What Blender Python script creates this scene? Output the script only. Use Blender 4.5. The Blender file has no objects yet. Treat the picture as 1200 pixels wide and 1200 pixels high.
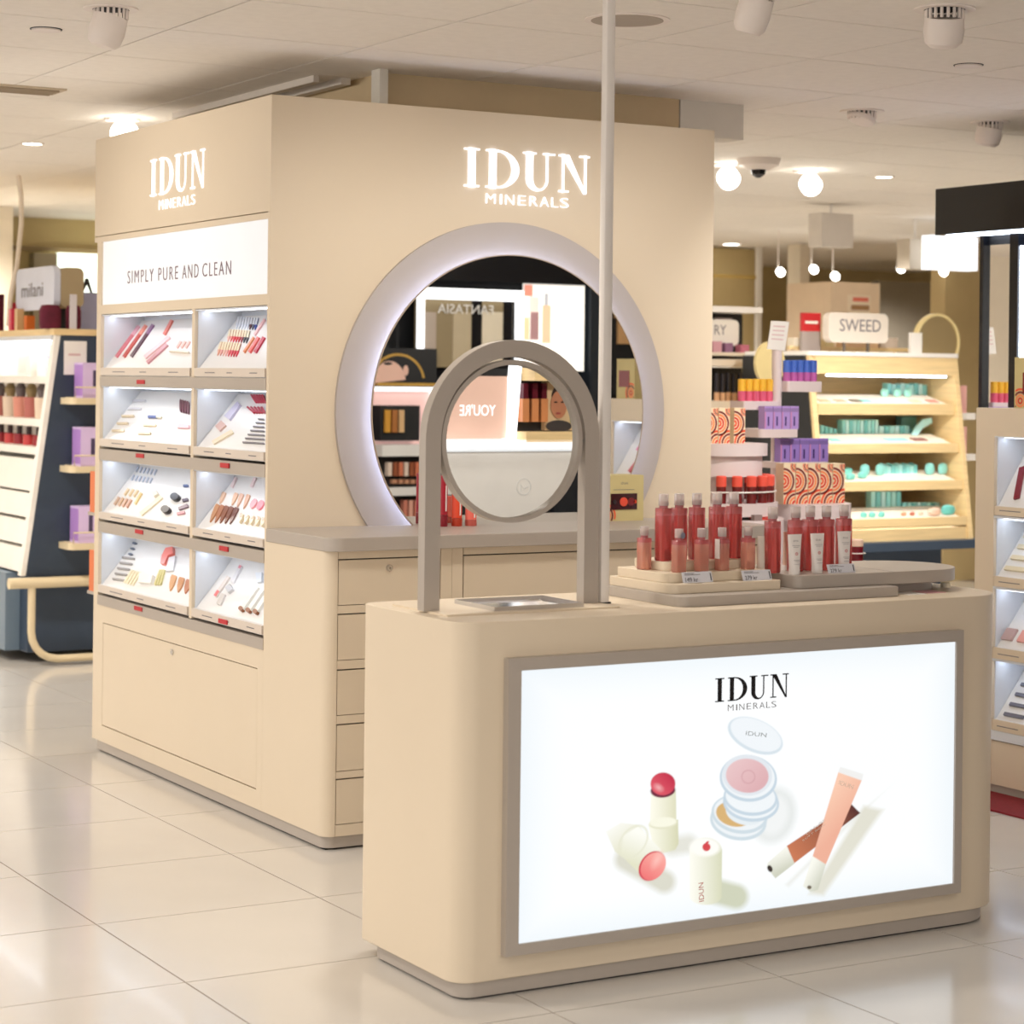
import bpy, bmesh, math, random
import numpy as np
from mathutils import Vector, Matrix
random.seed(7)
S = bpy.context.scene
COL = S.collection

# ------------------------------------------------------------------ camera
F, CY = 2568.67, 443.42                 # focal length and principal row, pixels of a 1200x1200 frame
YAW, ROLL, H = 0.527964, 0.011297, 1.37
fwd = Vector((math.sin(YAW), math.cos(YAW), 0)); rgt = Vector((math.cos(YAW), -math.sin(YAW), 0)); up = Vector((0, 0, 1))
r3 = rgt * math.cos(ROLL) + up * math.sin(ROLL); u3 = up * math.cos(ROLL) - rgt * math.sin(ROLL)
cd = bpy.data.cameras.new('camera'); cam = bpy.data.objects.new('camera', cd); COL.objects.link(cam)
cam.matrix_world = Matrix(((r3.x, u3.x, -fwd.x, 0), (r3.y, u3.y, -fwd.y, 0), (r3.z, u3.z, -fwd.z, H), (0, 0, 0, 1)))
cd.sensor_fit = 'HORIZONTAL'; cd.sensor_width = 36; cd.lens = 36 * F / 1200; cd.shift_y = (CY - 600) / 1200
cd.clip_start = .05; cd.clip_end = 100
cd.dof.use_dof = True; cd.dof.focus_distance = 6.1; cd.dof.aperture_fstop = 5.0
S.camera = cam
# ------------------------------------------------------------------ world, exposure, lamps
S.view_settings.view_transform = 'Standard'; S.view_settings.look = 'None'
S.view_settings.gamma = 1; S.view_settings.use_curve_mapping = False
S.view_settings.exposure = 0.70
w = bpy.data.worlds.new('world'); S.world = w; w.use_nodes = True
w.node_tree.nodes['Background'].inputs[0].default_value = (1.0, .955, .91, 1)
w.node_tree.nodes['Background'].inputs[1].default_value = .88
CEIL = 2.36
def spot_lamp(x, y, tx, ty, tz, power, size=95, col=(1, .945, .87), rad=.07, z=CEIL - .17):
    l = bpy.data.lights.new('spot_light', 'SPOT'); l.energy = power * 1.25; l.spot_size = math.radians(size); l.spot_blend = 1
    l.shadow_soft_size = rad; l.color = col
    o = bpy.data.objects.new('spot_light', l); COL.objects.link(o); o.location = (x, y, z)
    o.rotation_euler = (Vector((tx, ty, tz)) - o.location).to_track_quat('-Z', 'Y').to_euler()
for a_ in ((.9, 5.6, 2.4, 5.0, .6, 16), (1.2, 7.2, 2.7, 6.9, 1.4, 26), (2.9, 5.0, 3.2, 6.2, 1.2, 16), (4.2, 4.9, 4.0, 6.2, 1.2, 18),   # over and around the display
           (2.7, 4.95, 2.65, 4.5, .8, 20), (3.7, 4.9, 3.4, 4.5, .8, 16), (1.0, 3.0, 1.5, 3.6, 0, 20), (5.0, 5.4, 5.0, 6.9, .9, 40), (4.0, 5.0, 5.2, 5.0, .7, 14),
           (6.3, 7.4, 6.9, 9.0, 1.0, 60), (4.2, 3.3, 4.4, 1.6, 1.1, 40), (6.0, 3.3, 6.2, 1.6, 1.1, 40)):
    spot_lamp(*a_)
for x_, y_, p_ in ((-1.2, 3.2, 45), (-.6, 1.2, 40), (-.6, 6.6, 80), (3.4, 2.0, 20), (1.0, 5.2, 25), (.4, 8.6, 60), (2.2, 9.4, 60), (1.2, 11.6, 80), (5.2, 8.6, 70), (5.6, 11.0, 100), (8.2, 10.2, 70), (8.0, 12.8, 80), (11.2, 13.0, 80), (3.4, 12.6, 80), (7.4, 7.6, 60), (10.5, 8.5, 90)):
    spot_lamp(x_, y_, x_ + .05, y_, 0, p_, 165)                                # unseen wide floods added, near and far, to brighten floor and ceiling by bounce

# ------------------------------------------------------------------ pixel -> place (a pixel gives only the direction)
def ray(x, y):
    return r3 * ((x - 600) / F) - u3 * ((y - CY) / F) + fwd
def atX(x, y, X): d = ray(x, y); t = X / d.x; return Vector((X, t * d.y, H + t * d.z))
def atY(x, y, Y): d = ray(x, y); t = Y / d.y; return Vector((t * d.x, Y, H + t * d.z))
def atZ(x, y, Z): d = ray(x, y); t = (Z - H) / d.z; return Vector((t * d.x, t * d.y, Z))
def atP(x, y, p0, n): d = ray(x, y); t = (p0 - Vector((0, 0, H))).dot(n) / d.dot(n); return Vector((0, 0, H)) + d * t

# ------------------------------------------------------------------ materials
def lin(c):
    return tuple(((v / 255) / 12.92 if v / 255 <= .04045 else ((v / 255 + .055) / 1.055) ** 2.4) for v in c)
MATS = {}
def mat(name, rgb, rough=.5, metal=0, var=.03, scale=8, emit=0, trans=0, bump=0, stretch=None, coat=0):
    if name in MATS: return MATS[name]
    m = bpy.data.materials.new(name); m.use_nodes = True; nt = m.node_tree; b = nt.nodes['Principled BSDF']
    c = lin(rgb)
    tc = nt.nodes.new('ShaderNodeTexCoord'); nz = nt.nodes.new('ShaderNodeTexNoise'); nz.inputs['Scale'].default_value = scale
    nz.inputs['Detail'].default_value = 4
    if stretch:
        mp = nt.nodes.new('ShaderNodeMapping'); mp.inputs['Scale'].default_value = stretch
        nt.links.new(tc.outputs['Object'], mp.inputs[0]); nt.links.new(mp.outputs[0], nz.inputs['Vector'])
    else: nt.links.new(tc.outputs['Object'], nz.inputs['Vector'])
    r = nt.nodes.new('ShaderNodeValToRGB')
    r.color_ramp.elements[0].position = .3; r.color_ramp.elements[1].position = .7
    r.color_ramp.elements[0].color = tuple(v * (1 - var) for v in c) + (1,)
    r.color_ramp.elements[1].color = tuple(min(1, v * (1 + var)) for v in c) + (1,)
    nt.links.new(nz.outputs['Fac'], r.inputs[0]); nt.links.new(r.outputs[0], b.inputs['Base Color'])
    b.inputs['Roughness'].default_value = rough; b.inputs['Metallic'].default_value = metal
    b.inputs['Transmission Weight'].default_value = trans
    if coat: b.inputs['Coat Weight'].default_value = coat; b.inputs['Coat Roughness'].default_value = .06
    if emit:
        nt.links.new(r.outputs[0], b.inputs['Emission Color']); b.inputs['Emission Strength'].default_value = emit
    if bump:
        bp = nt.nodes.new('ShaderNodeBump'); bp.inputs['Strength'].default_value = bump; bp.inputs['Distance'].default_value = .002
        nt.links.new(nz.outputs['Fac'], bp.inputs['Height']); nt.links.new(bp.outputs[0], b.inputs['Normal'])
    MATS[name] = m; return m
def col(rgb, rough=.4, **k):
    return mat('paint_%d_%d_%d_%d' % (*rgb, int(rough * 100)) + ('_e%s' % k['emit'] if 'emit' in k else ''), rgb, rough, **k)
CREAM = mat('cream_lacquer', (222, 206, 182), .42, var=.012, scale=3)
TAUPE = mat('taupe_lacquer', (176, 166, 156), .35, var=.012, scale=3)
RING = mat('grey_lilac_lacquer', (180, 171, 166), .5, var=.01)
DARKGAP = mat('dark_gap', (46, 38, 32), .8)
WHITE = mat('white_plastic', (240, 236, 230), .4, var=.01)
BAYW = mat('white_bay_panel', (222, 226, 232), .45, var=.01)
LED = mat('white_led_strip', (228, 239, 255), .5, emit=4.2, var=0)
SIGNW = mat('lit_white_letter', (246, 247, 255), .5, emit=.5, var=0)
MIRROR = mat('mirror_silver', (248, 248, 246), .005, metal=1, var=0)
CHROME = mat('polished_steel', (205, 205, 208), .12, metal=1, var=.02)
BLACK = mat('black_gloss', (14, 16, 22), .18, var=.1)
BLACKM = mat('black_matt', (15, 16, 19), .6, var=.1)
NAVY = mat('navy_laminate', (50, 64, 82), .45, var=.05)
WOOD = mat('pale_birch', (232, 204, 152), .5, var=.09, scale=5, stretch=(1, 1, 14))
INK = mat('black_ink', (16, 14, 18), .5, var=0)
GREYINK = mat('grey_ink', (120, 116, 120), .6, var=0)
RED = mat('red_tag', (190, 38, 48), .5)
TILE = mat('polished_floor_tile', (208, 203, 196), .16, var=.05, scale=1.3, coat=.15)
GROUT = mat('floor_grout', (120, 104, 90), .9)
CTILE = mat('ceiling_tile', (243, 237, 228), .9, var=.02, scale=30)
CGRID = mat('ceiling_gap', (120, 108, 94), .9)

# ------------------------------------------------------------------ mesh building
class MB:
    def __init__(s): s.v = []; s.f = []
    def quadbox(s, c):                   # 8 corners: 4 bottom ccw, 4 top ccw
        n = len(s.v); s.v += [tuple(p) for p in c]
        s.f += [tuple(n + i for i in q) for q in ((3, 2, 1, 0), (4, 5, 6, 7), (0, 1, 5, 4), (1, 2, 6, 5), (2, 3, 7, 6), (3, 0, 4, 7))]
        return s
    def box(s, x0, x1, y0, y1, z0, z1):
        return s.quadbox([(x0, y0, z0), (x1, y0, z0), (x1, y1, z0), (x0, y1, z0), (x0, y0, z1), (x1, y0, z1), (x1, y1, z1), (x0, y1, z1)])
    def prism(s, pts, vec):              # planar outline extruded along vec
        n = len(s.v); k = len(pts); vec = Vector(vec)
        P = [Vector(p) for p in pts]
        nrm = Vector((0, 0, 0))
        for i in range(k): nrm += (P[i] - P[0]).cross(P[(i + 1) % k] - P[0])
        if nrm.dot(vec) < 0: P.reverse()
        s.v += [tuple(p) for p in P] + [tuple(p + vec) for p in P]
        s.f.append(tuple(n + i for i in reversed(range(k)))); s.f.append(tuple(n + k + i for i in range(k)))
        for i in range(k): j = (i + 1) % k; s.f.append((n + i, n + j, n + k + j, n + k + i))
        return s
    def lathe(s, prof, c=(0, 0, 0), seg=20, sx=1, sy=1, sq=0):   # profile [(r,z)], optional squareness
        n = len(s.v); c = Vector(c)
        for r, z in prof:
            for i in range(seg):
                a = 2 * math.pi * i / seg; ca, sa = math.cos(a), math.sin(a)
                if sq: g = (abs(ca) ** sq + abs(sa) ** sq) ** (-1 / sq); ca *= g; sa *= g
                s.v.append((c.x + r * ca * sx, c.y + r * sa * sy, c.z + z))
        for j in range(len(prof) - 1):
            for i in range(seg):
                k = (i + 1) % seg
                s.f.append((n + j * seg + i, n + j * seg + k, n + (j + 1) * seg + k, n + (j + 1) * seg + i))
        s.f.append(tuple(n + i for i in reversed(range(seg)))); m = n + (len(prof) - 1) * seg
        s.f.append(tuple(m + i for i in range(seg)))
        return s
    def tube(s, path, r, seg=8):
        n = len(s.v); P = [Vector(p) for p in path]; u = None
        for i, p in enumerate(P):
            t = (P[min(i + 1, len(P) - 1)] - P[max(i - 1, 0)]).normalized()
            if u is None: u = t.orthogonal().normalized()
            u = (u - t * u.dot(t)).normalized(); b = t.cross(u)
            for j in range(seg):
                a = 2 * math.pi * j / seg; s.v.append(tuple(p + (u * math.cos(a) + b * math.sin(a)) * r))
        for i in range(len(P) - 1):
            for j in range(seg):
                k = (j + 1) % seg; s.f.append((n + i * seg + j, n + i * seg + k, n + (i + 1) * seg + k, n + (i + 1) * seg + j))
        s.f.append(tuple(n + j for j in reversed(range(seg)))); m = n + (len(P) - 1) * seg; s.f.append(tuple(m + j for j in range(seg)))
        return s
    def disc(s, c, n_, r, t, seg=48, r0=0):      # disc or annulus facing n_, thickness t along n_
        n_ = Vector(n_).normalized(); a = n_.orthogonal().normalized(); b = n_.cross(a); c = Vector(c)
        ring = lambda R, o: [tuple(c + n_ * o + (a * math.cos(2 * math.pi * i / seg) + b * math.sin(2 * math.pi * i / seg)) * R) for i in range(seg)]
        k = len(s.v)
        if r0 == 0:
            s.v += ring(r, 0) + ring(r, t); s.f += [tuple(k + i for i in reversed(range(seg))), tuple(k + seg + i for i in range(seg))]
            for i in range(seg): j = (i + 1) % seg; s.f.append((k + i, k + j, k + seg + j, k + seg + i))
        else:
            s.v += ring(r, 0) + ring(r, t) + ring(r0, t) + ring(r0, 0)
            for q in range(4):
                for i in range(seg):
                    j = (i + 1) % seg; A = k + q * seg; B = k + ((q + 1) % 4) * seg; s.f.append((A + i, A + j, B + j, B + i))
        return s
    def mesh(s, name, off=(0, 0, 0)):
        m = bpy.data.meshes.new(name); o = Vector(off)
        m.from_pydata([tuple(Vector(v) - o) for v in s.v], [], s.f); m.update(); return m
def rr(x0, x1, y0, y1, z, r, seg=8):     # rounded rectangle; r = (front-left, front-right, back-right, back-left)
    if not isinstance(r, (tuple, list)): r = (r,) * 4
    out = []
    for (cx, cy, a0, q) in ((x0 + r[0], y0 + r[0], math.pi, r[0]), (x1 - r[1], y0 + r[1], 1.5 * math.pi, r[1]), (x1 - r[2], y1 - r[2], 0, r[2]), (x0 + r[3], y1 - r[3], .5 * math.pi, r[3])):
        if q == 0: out.append((cx, cy, z)); continue
        for i in range(seg + 1):
            a = a0 + .5 * math.pi * i / seg; out.append((cx + q * math.cos(a), cy + q * math.sin(a), z))
    return out
OFF = {}
ORD = ['first', 'second', 'third', 'fourth', 'fifth', 'sixth', 'seventh', 'eighth', 'ninth', 'tenth']
def smooth(me, ang=35):
    me.polygons.foreach_set('use_smooth', [True] * len(me.polygons))
    bm = bmesh.new(); bm.from_mesh(me)
    for e in bm.edges: e.smooth = len(e.link_faces) == 2 and e.calc_face_angle(4) < math.radians(ang)
    bm.to_mesh(me); bm.free()
def link(name, me, m=None, parent=None, sm=True):
    if m and not me.materials: me.materials.append(m)
    if sm and me.polygons and not me.polygons[0].use_smooth: smooth(me)
    o = bpy.data.objects.new(name, me); COL.objects.link(o)
    if parent: o.parent = parent
    return o
def part(name, mb, m, parent, bevel=0, label=None):
    o = link(name, mb.mesh(name, OFF.get(parent.name, (0, 0, 0))), m, parent)
    OFF[o.name] = OFF.get(parent.name, Vector((0, 0, 0)))
    if bevel: bev(o, bevel)
    if label: o['label'] = label
    return o
def bev(o, wd, seg=2):
    b = o.modifiers.new('bevel', 'BEVEL'); b.width = wd; b.segments = seg; b.limit_method = 'ANGLE'; b.angle_limit = math.radians(50)
def tag(o, label, cat, group=None):
    o['label'] = label; o['category'] = cat
    if group: o['group'] = group
    return o
def thing(name, label, cat, loc=(0, 0, 0), group=None):
    o = bpy.data.objects.new(name, None); COL.objects.link(o); o.location = loc; o.empty_display_size = .05
    OFF[o.name] = Vector(loc); return tag(o, label, cat, group)
def solo(name, mb, m, label, cat, group=None, bevel=0):
    vs = mb.v; c = Vector((sum(v[0] for v in vs) / len(vs), sum(v[1] for v in vs) / len(vs), min(v[2] for v in vs)))
    o = link(name, mb.mesh(name, c), m); o.location = c; OFF[o.name] = c
    if bevel: bev(o, bevel)
    return tag(o, label, cat, group)
def struct(name, mb, m):
    o = link(name, mb.mesh(name), m); o['kind'] = 'structure'; OFF[o.name] = Vector((0, 0, 0)); return o
# lettering -----------------------------------------------------------------
def lettering(name, s, org, u, v, width, height, t, m, parent, track=1.0, thin=0):
    cu = bpy.data.curves.new('tmp', 'FONT'); cu.body = s; cu.resolution_u = 3; cu.space_character = track; cu.offset = -thin
    ob = bpy.data.objects.new('tmp', cu); COL.objects.link(ob); bpy.context.view_layer.update()
    me = bpy.data.meshes.new_from_object(ob.evaluated_get(bpy.context.evaluated_depsgraph_get()))
    bpy.data.objects.remove(ob); bpy.data.curves.remove(cu)
    xs = [q.co.x for q in me.vertices]; ys = [q.co.y for q in me.vertices]
    x0, x1, y0, y1 = min(xs), max(xs), min(ys), max(ys)
    u = Vector(u).normalized(); v = Vector(v).normalized(); n = u.cross(v); org = Vector(org)
    off = OFF.get(parent.name, Vector((0, 0, 0))) if parent else Vector((0, 0, 0))
    bm = bmesh.new(); bm.from_mesh(me)
    for q in bm.verts:
        a = (q.co.x - x0) / (x1 - x0) * width; b = (q.co.y - y0) / (y1 - y0) * height
        q.co = org + u * a + v * b - off
    bmesh.ops.remove_doubles(bm, verts=bm.verts, dist=1e-6)
    if t:
        bmesh.ops.recalc_face_normals(bm, faces=bm.faces)
        r = bmesh.ops.extrude_face_region(bm, geom=list(bm.faces))
        bmesh.ops.translate(bm, verts=[g for g in r['geom'] if isinstance(g, bmesh.types.BMVert)], vec=n * t)
    bm.to_mesh(me); bm.free()
    o = link(name, me, m, parent, sm=False); return o
def logo(org, u, v, cap, t, m1, m2, parent, squash=1):
    """four serif capitals above a small sans line; org = lower left of the I"""
    u = Vector(u).normalized(); v = Vector(v).normalized(); n = u.cross(v); org = Vector(org)
    def q(mb, pts, ox):
        mb.prism([org + u * ((p[0] + ox) * cap * squash) + v * (p[1] * cap) for p in pts], n * t)
    R = lambda a, b, c, d: [(a, c), (b, c), (b, d), (a, d)]
    def arcs(mb, ox, cx, cy, ro, so, ri, si, a0, a1, k=14, ci=None):
        ci = ci or cx
        for i in range(k):
            A, B = a0 + (a1 - a0) * i / k, a0 + (a1 - a0) * (i + 1) / k
            q(mb, [(cx + ro * math.cos(A), cy + so * math.sin(A)), (cx + ro * math.cos(B), cy + so * math.sin(B)),
                   (ci + ri * math.cos(B), cy + si * math.sin(B)), (ci + ri * math.cos(A), cy + si * math.sin(A))], ox)
    s = .05
    I = MB(); [q(I, r, 0) for r in (R(.12, .33, 0, 1), R(0, .45, 0, s), R(0, .45, 1 - s, 1))]
    D = MB(); [q(D, r, .64) for r in (R(.1, .31, 0, 1), R(0, .36, 0, s), R(0, .36, 1 - s, 1))]
    arcs(D, .64, .34, .5, .65, .5, .43, .45, -math.pi / 2, math.pi / 2)
    U = MB(); [q(U, r, 1.75) for r in (R(.09, .30, .3, 1), R(.70, .76, .3, 1), R(0, .40, 1 - s, 1), R(.6, .966, 1 - s, 1))]
    arcs(U, 1.75, .425, .3, .335, .32, .2, .25, math.pi, 2 * math.pi, ci=.5)
    N = MB(); [q(N, r, 2.83) for r in (R(.11, .17, 0, 1), R(0, .31, 0, s), R(.64, .957, 1 - s, 1), R(.8, .86, .0, 1), R(0, .2, 1 - s, 1), [(.08, 1), (.32, 1), (.86, -.02), (.78, -.02)])]
    for mb in (I, D, U, N): part('letter', mb, m1, parent)
    for ch, a0, a1 in zip('MINERALS', (0, .17, .233, .386, .522, .65, .79, .898), (.114, .19, .337, .476, .62, .757, .872, 1)):
        lettering('small_letter', ch, org + u * ((.65 + 2.5 * a0) * cap * squash) - v * (.41 * cap), u, v, 2.5 * (a1 - a0) * cap * squash, .26 * cap, t, m2, parent, 1, .014)

# ================================================================== structure
fl = struct('floor', MB().box(-3, 16, 1.0, 19, -.05, -.0015), GROUT)
TX, TY, X0, Y0 = .610, .5925, 1.867, 4.04
tm = MB().box(0, TX - .004, 0, TY - .004, -.006, 0).mesh('tile')
def dirk(x, y):
    d = Vector((x, y, 0)); a = d.dot(fwd); return a > 2 and abs(d.dot(rgt)) / a < .40
for i in range(-5, 14):
    for j in range(-4, 16):
        x, y = X0 + i * TX, Y0 + j * TY
        if dirk(x + .3, y + .3):
            o = link('tile', tm, TILE, fl); o.location = (x + .002, y + .002, 0)
struct('floor_far', MB().box(-3, 16, -1.5, 1.0, -.05, -.001), TILE)
ce = struct('ceiling', MB().box(-4, 16, -1.5, 19, CEIL + .012, CEIL + .1), CGRID)
CX, CYS, CX0, CY0 = .6207, .5885, 2.929, 5.345
cm = MB().box(.003, CX - .003, .003, CYS - .003, CEIL, CEIL + .012).mesh('ceiling_tile'); cm.materials.append(CTILE)
cnt = 0; far = MB()
for i in range(-11, 22):
    for j in range(-12, 24):
        x, y = CX0 + i * CX, CY0 + j * CYS
        d = Vector((x + .3, y + .3, 0)); a = d.dot(fwd)
        if a > 4.4 and abs(d.dot(rgt)) / a < .28 and a < 15.5 and cnt < 295:
            o = link('ceiling_tile', cm, CTILE, ce); o.location = (x, y, 0); cnt += 1
        else: far.box(x + .003, x + CX - .003, y + .003, y + CYS - .003, CEIL, CEIL + .012)
o = part('ceiling_tiles_beyond', far, CTILE, ce); o['kind'] = 'stuff'
OLIVE = mat('olive_beige_wall', (196, 176, 128), .8, var=.03)
struct('wall_back', MB().box(-3, 16, 15.2, 15.4, 0, CEIL), OLIVE)
struct('wall_right', MB().box(13.0, 13.2, 3, 15.2, 0, CEIL), OLIVE)
struct('wall_behind', MB().box(3.4, 9.5, .9, 1.0, 0, CEIL), mat('dim_brown_wall', (150, 128, 102), .8))
# bulkhead around the column above the display
struct('trim_1', MB().box(3.22, 4.39, 6.38, 7.5, 2.226, CEIL + .001), mat('bulkhead_paint', (205, 182, 144), .6))
struct('trim_2', MB().box(4.395, 4.67, 6.38, 6.5, 2.235, CEIL + .001), mat('bulkhead_white', (222, 216, 204), .6))
struct('trim_3', MB().box(3.17, 3.2, 6.30, 6.36, 2.226, CEIL + .001), mat('bulkhead_white', (222, 216, 204), .6))

# ================================================================== main display gondola
XL, YF, ZT = 2.724, 6.142, 2.227
XR, YB, YW = 4.374, 7.72, 5.72
g = thing('display_gondola', 'tall cream shop display with round backlit mirror, drawers and lit side shelves', 'display stand', (XL + .8, YF + .8, 0))
part('carcass', MB().box(XL + .19, XR - .01, YF + .02, YB - .02, .04, ZT - .02), CREAM, g)
part('front_panel', MB().box(XL, XR, YF, YF + .018, .04, ZT), CREAM, g)
part('right_panel', MB().box(XR - .012, XR, YF + .018, YB, .0, ZT), CREAM, g)
part('top_panel', MB().box(XL, XR - .012, YF + .018, YB, ZT - .02, ZT), CREAM, g)
part('header_panel', MB().box(XL, XL + .19, YF + .018, YB, 1.872, ZT - .02), CREAM, g)
yl, yr, yd0, yd1 = 7.645, 6.160, 6.745, 6.768
part('rail', MB().box(XL, XL + .19, YF + .018, YB, 1.850, 1.869), CREAM, g)
part('stile', MB().box(XL, XL + .19, yl, YB - .03, .04, 1.850), CREAM, g)
part('rail', MB().box(XL, XL + .19, yr, yl, 1.586, 1.620), CREAM, g)
lb = part('light_box', MB().box(XL + .006, XL + .19, yr, yl, 1.620, 1.850), mat('lit_white_panel', (220, 222, 226), .18, emit=.3, var=.01), g)
for wd_, xa_, xb_ in (('SIMPLY', 148, 178.4), ('PURE', 184, 207), ('AND', 212, 231), ('CLEAN', 235.6, 269)):
    a, b = atX(xa_, 324 - (xa_ - 148) * .155, XL), atX(xb_, 305, XL)
    lettering('slogan_word', wd_, (XL + .0055, a.y, 1.690), (0, -1, 0), (0, 0, 1), a.y - b.y, .044, .001, mat('mauve_ink', (122, 96, 104), .5), lb, 1.3, .012)
ROWS = [(1.584, 1.393, 1.362), (1.326, 1.136, 1.106), (1.059, .870, .842), (.797, .606, .575)]   # opening top, strip top, strip bottom
RB = [1.326, 1.059, .797, .532]
for i, (zt, zs, zb) in enumerate(ROWS):
    part('shelf_rail', MB().box(XL - .002, XL + .19, yr, yl, RB[i], zb - (.008 if i else .0)), TAUPE, g)
part('divider', MB().box(XL + .001, XL + .185, yd0, yd1, .57, 1.588), CREAM, g)
DEP = .155
TRAYS = {}
for i, (zt, zs, zb) in enumerate(ROWS):
    for k, (y0, y1) in enumerate(((yd1, yl), (yr, yd0))):
        part('bay_back', MB().box(XL + DEP + .012, XL + .188, y0, y1, zb, zt), BAYW, g)
        part('bay_side', MB().box(XL + .012, XL + DEP + .012, y1 - .004, y1, zb, zt), BAYW, g)
        part('bay_side', MB().box(XL + .012, XL + DEP + .012, y0, y0 + .004, zb, zt), BAYW, g)
        part('bay_top', MB().box(XL + .004, XL + DEP + .012, y0, y1, zt - .004, zt), BAYW, g)
        part('led_strip', MB().box(XL + .035, XL + .05, y0 + .012, y1 - .012, zt - .0065, zt - .0045), LED, g)
        p0 = Vector((XL + .016, (y0 + y1) / 2, zs)); p1 = Vector((XL + DEP, (y0 + y1) / 2, zt - .018))
        d = (p1 - p0); n = Vector((-d.z, 0, d.x)).normalized()
        tr = part('display_tray', MB().prism([(XL + .004, y0 + .006, zb), (XL + .004, y0 + .006, zs), (XL + .016, y0 + .006, zs), (p1.x, y0 + .006, p1.z), (p1.x + .01, y0 + .006, p1.z), (p1.x + .01, y0 + .006, zb)], (0, y1 - y0 - .012, 0)), mat('tray_white', (230, 228, 226), .35, var=.01), g)
        part('price_strip', MB().box(XL - .003, XL + .004, y0 + .008, y1 - .008, zb + .003, zs - .001), mat('price_strip', (216, 204, 192), .3), tr)
        for q in range(3 if k == 0 else 3):
            yy = y1 - (.12 + q * .31) * (y1 - y0) - .03
            lw = (.10, .05, .07)[q] * (y1 - y0) / .7
            part('price_text', MB().box(XL - .0034, XL - .003, yy - lw, yy, zb + .014, zb + .017), GREYINK, tr)
        TRAYS[i, k] = (p0, n)
        if k == 0: part('price_tag', MB().box(XL - .005, XL - .002, atX(161.5 + 9, 449, XL).y, atX(161.5, 449, XL).y, zb - .026, zb - .012), RED, g)
        elif i > 0: part('price_tag', MB().box(XL - .007, XL - .003, atX(260 + 10, 549, XL).y, atX(260, 549, XL).y, (zb + .006 if i == 3 else zb - .030), (zb + .02 if i == 3 else zb - .015)), RED, g)
# side cupboard below the shelves
ZD0, ZD1, YD0, YD1 = .102, .468, 6.205, 7.585
part('lower_frame', MB().box(XL + .012, XL + .19, YF + .02, YB - .03, .04, .532), DARKGAP, g)
part('rail', MB().box(XL, XL + .014, YF + .0185, yl, ZD1 + .003, .532), CREAM, g)
part('rail', MB().box(XL, XL + .014, YF + .0185, yl, .04, ZD0 - .004), CREAM, g)
part('stile', MB().box(XL, XL + .014, YF + .0185, YD0 - .002, ZD0 - .004, ZD1 + .003), CREAM, g)
part('stile', MB().box(XL, XL + .014, YD1 + .002, yl, ZD0 - .004, ZD1 + .003), CREAM, g)
dr = part('cupboard_door', MB().box(XL + .0005, XL + .014, YD0, YD1, ZD0, ZD1), CREAM, g)
c = atX(202, 764, XL); part('lock', MB().disc((XL, c.y, c.z), (-1, 0, 0), .010, .004, 20), CHROME, dr)
# lower drawer cabinet in front
ZP = .04
part('cabinet_core', MB().box(XL + .03, 4.285, YW + .015, YF, ZP, .863), DARKGAP, g)
xa, xb, xc, xd, xe = 2.761, 3.098, 3.137, 3.175, 4.285
cl = rr(XL, xa, YW, YF, ZP, (.036, 0, 0, 0))
part('rounded_end_panel', MB().prism(cl, (0, 0, .825)), CREAM, g)
part('end_panel', MB().box(4.285, 4.30, YW, YF, ZP, .865), CREAM, g)
part('stile', MB().box(xb + .001, xc - .001, YW, YW + .016, ZP, .865), CREAM, g)
part('stile', MB().box(xc, xd - .002, YW, YW + .016, ZP, .865), CREAM, g)
DZ = [(.709, .838), (.55, .680), (.391, .519), (.229, .361), (.075, .203)]
for (x0, x1) in ((xa, xb), (xd, xe)):
    tops = [.865] + [z0 for z0, z1 in DZ]
    for q, (z0, z1) in enumerate(DZ):
        part('drawer_rail', MB().box(x0 + .001, x1 - .001, YW, YW + .016, z1 + .004, tops[q] - .002 if q else .865), CREAM, g)
        dw = part('drawer', MB().box(x0 + .0025, x1 - .0025, YW + .0005, YW + .016, z0, z1), CREAM, g)
        if x0 == xa and q == 0:
            c = atY(456, 665.5, YW); part('lock', MB().disc((c.x, YW, c.z), (0, -1, 0), .010, .004, 20, .004), CHROME, dw)
    part('drawer_rail', MB().box(x0 + .001, x1 - .001, YW, YW + .016, ZP, .073), CREAM, g)
part('worktop', MB().prism(rr(XL - .004, 4.306, 5.69, YF, .865, (.05, .05, 0, 0)), (0, 0, .04)), TAUPE, g, bevel=.002)
part('base_plinth', MB().prism(rr(XL + .006, 4.285, YW + .008, YF + .05, .006, (.036, 0, 0, 0)), (0, 0, .034)), TAUPE, g)
part('base_plinth', MB().box(XL + .006, XL + .05, YF + .05, YB - .07, .006, .04), TAUPE, g)
part('plinth_shadow', MB().box(XL + .016, 4.275, YW + .02, YB - .08, .0, .008), BLACKM, g)  # black block standing in for the shadow below the plinth
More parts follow.
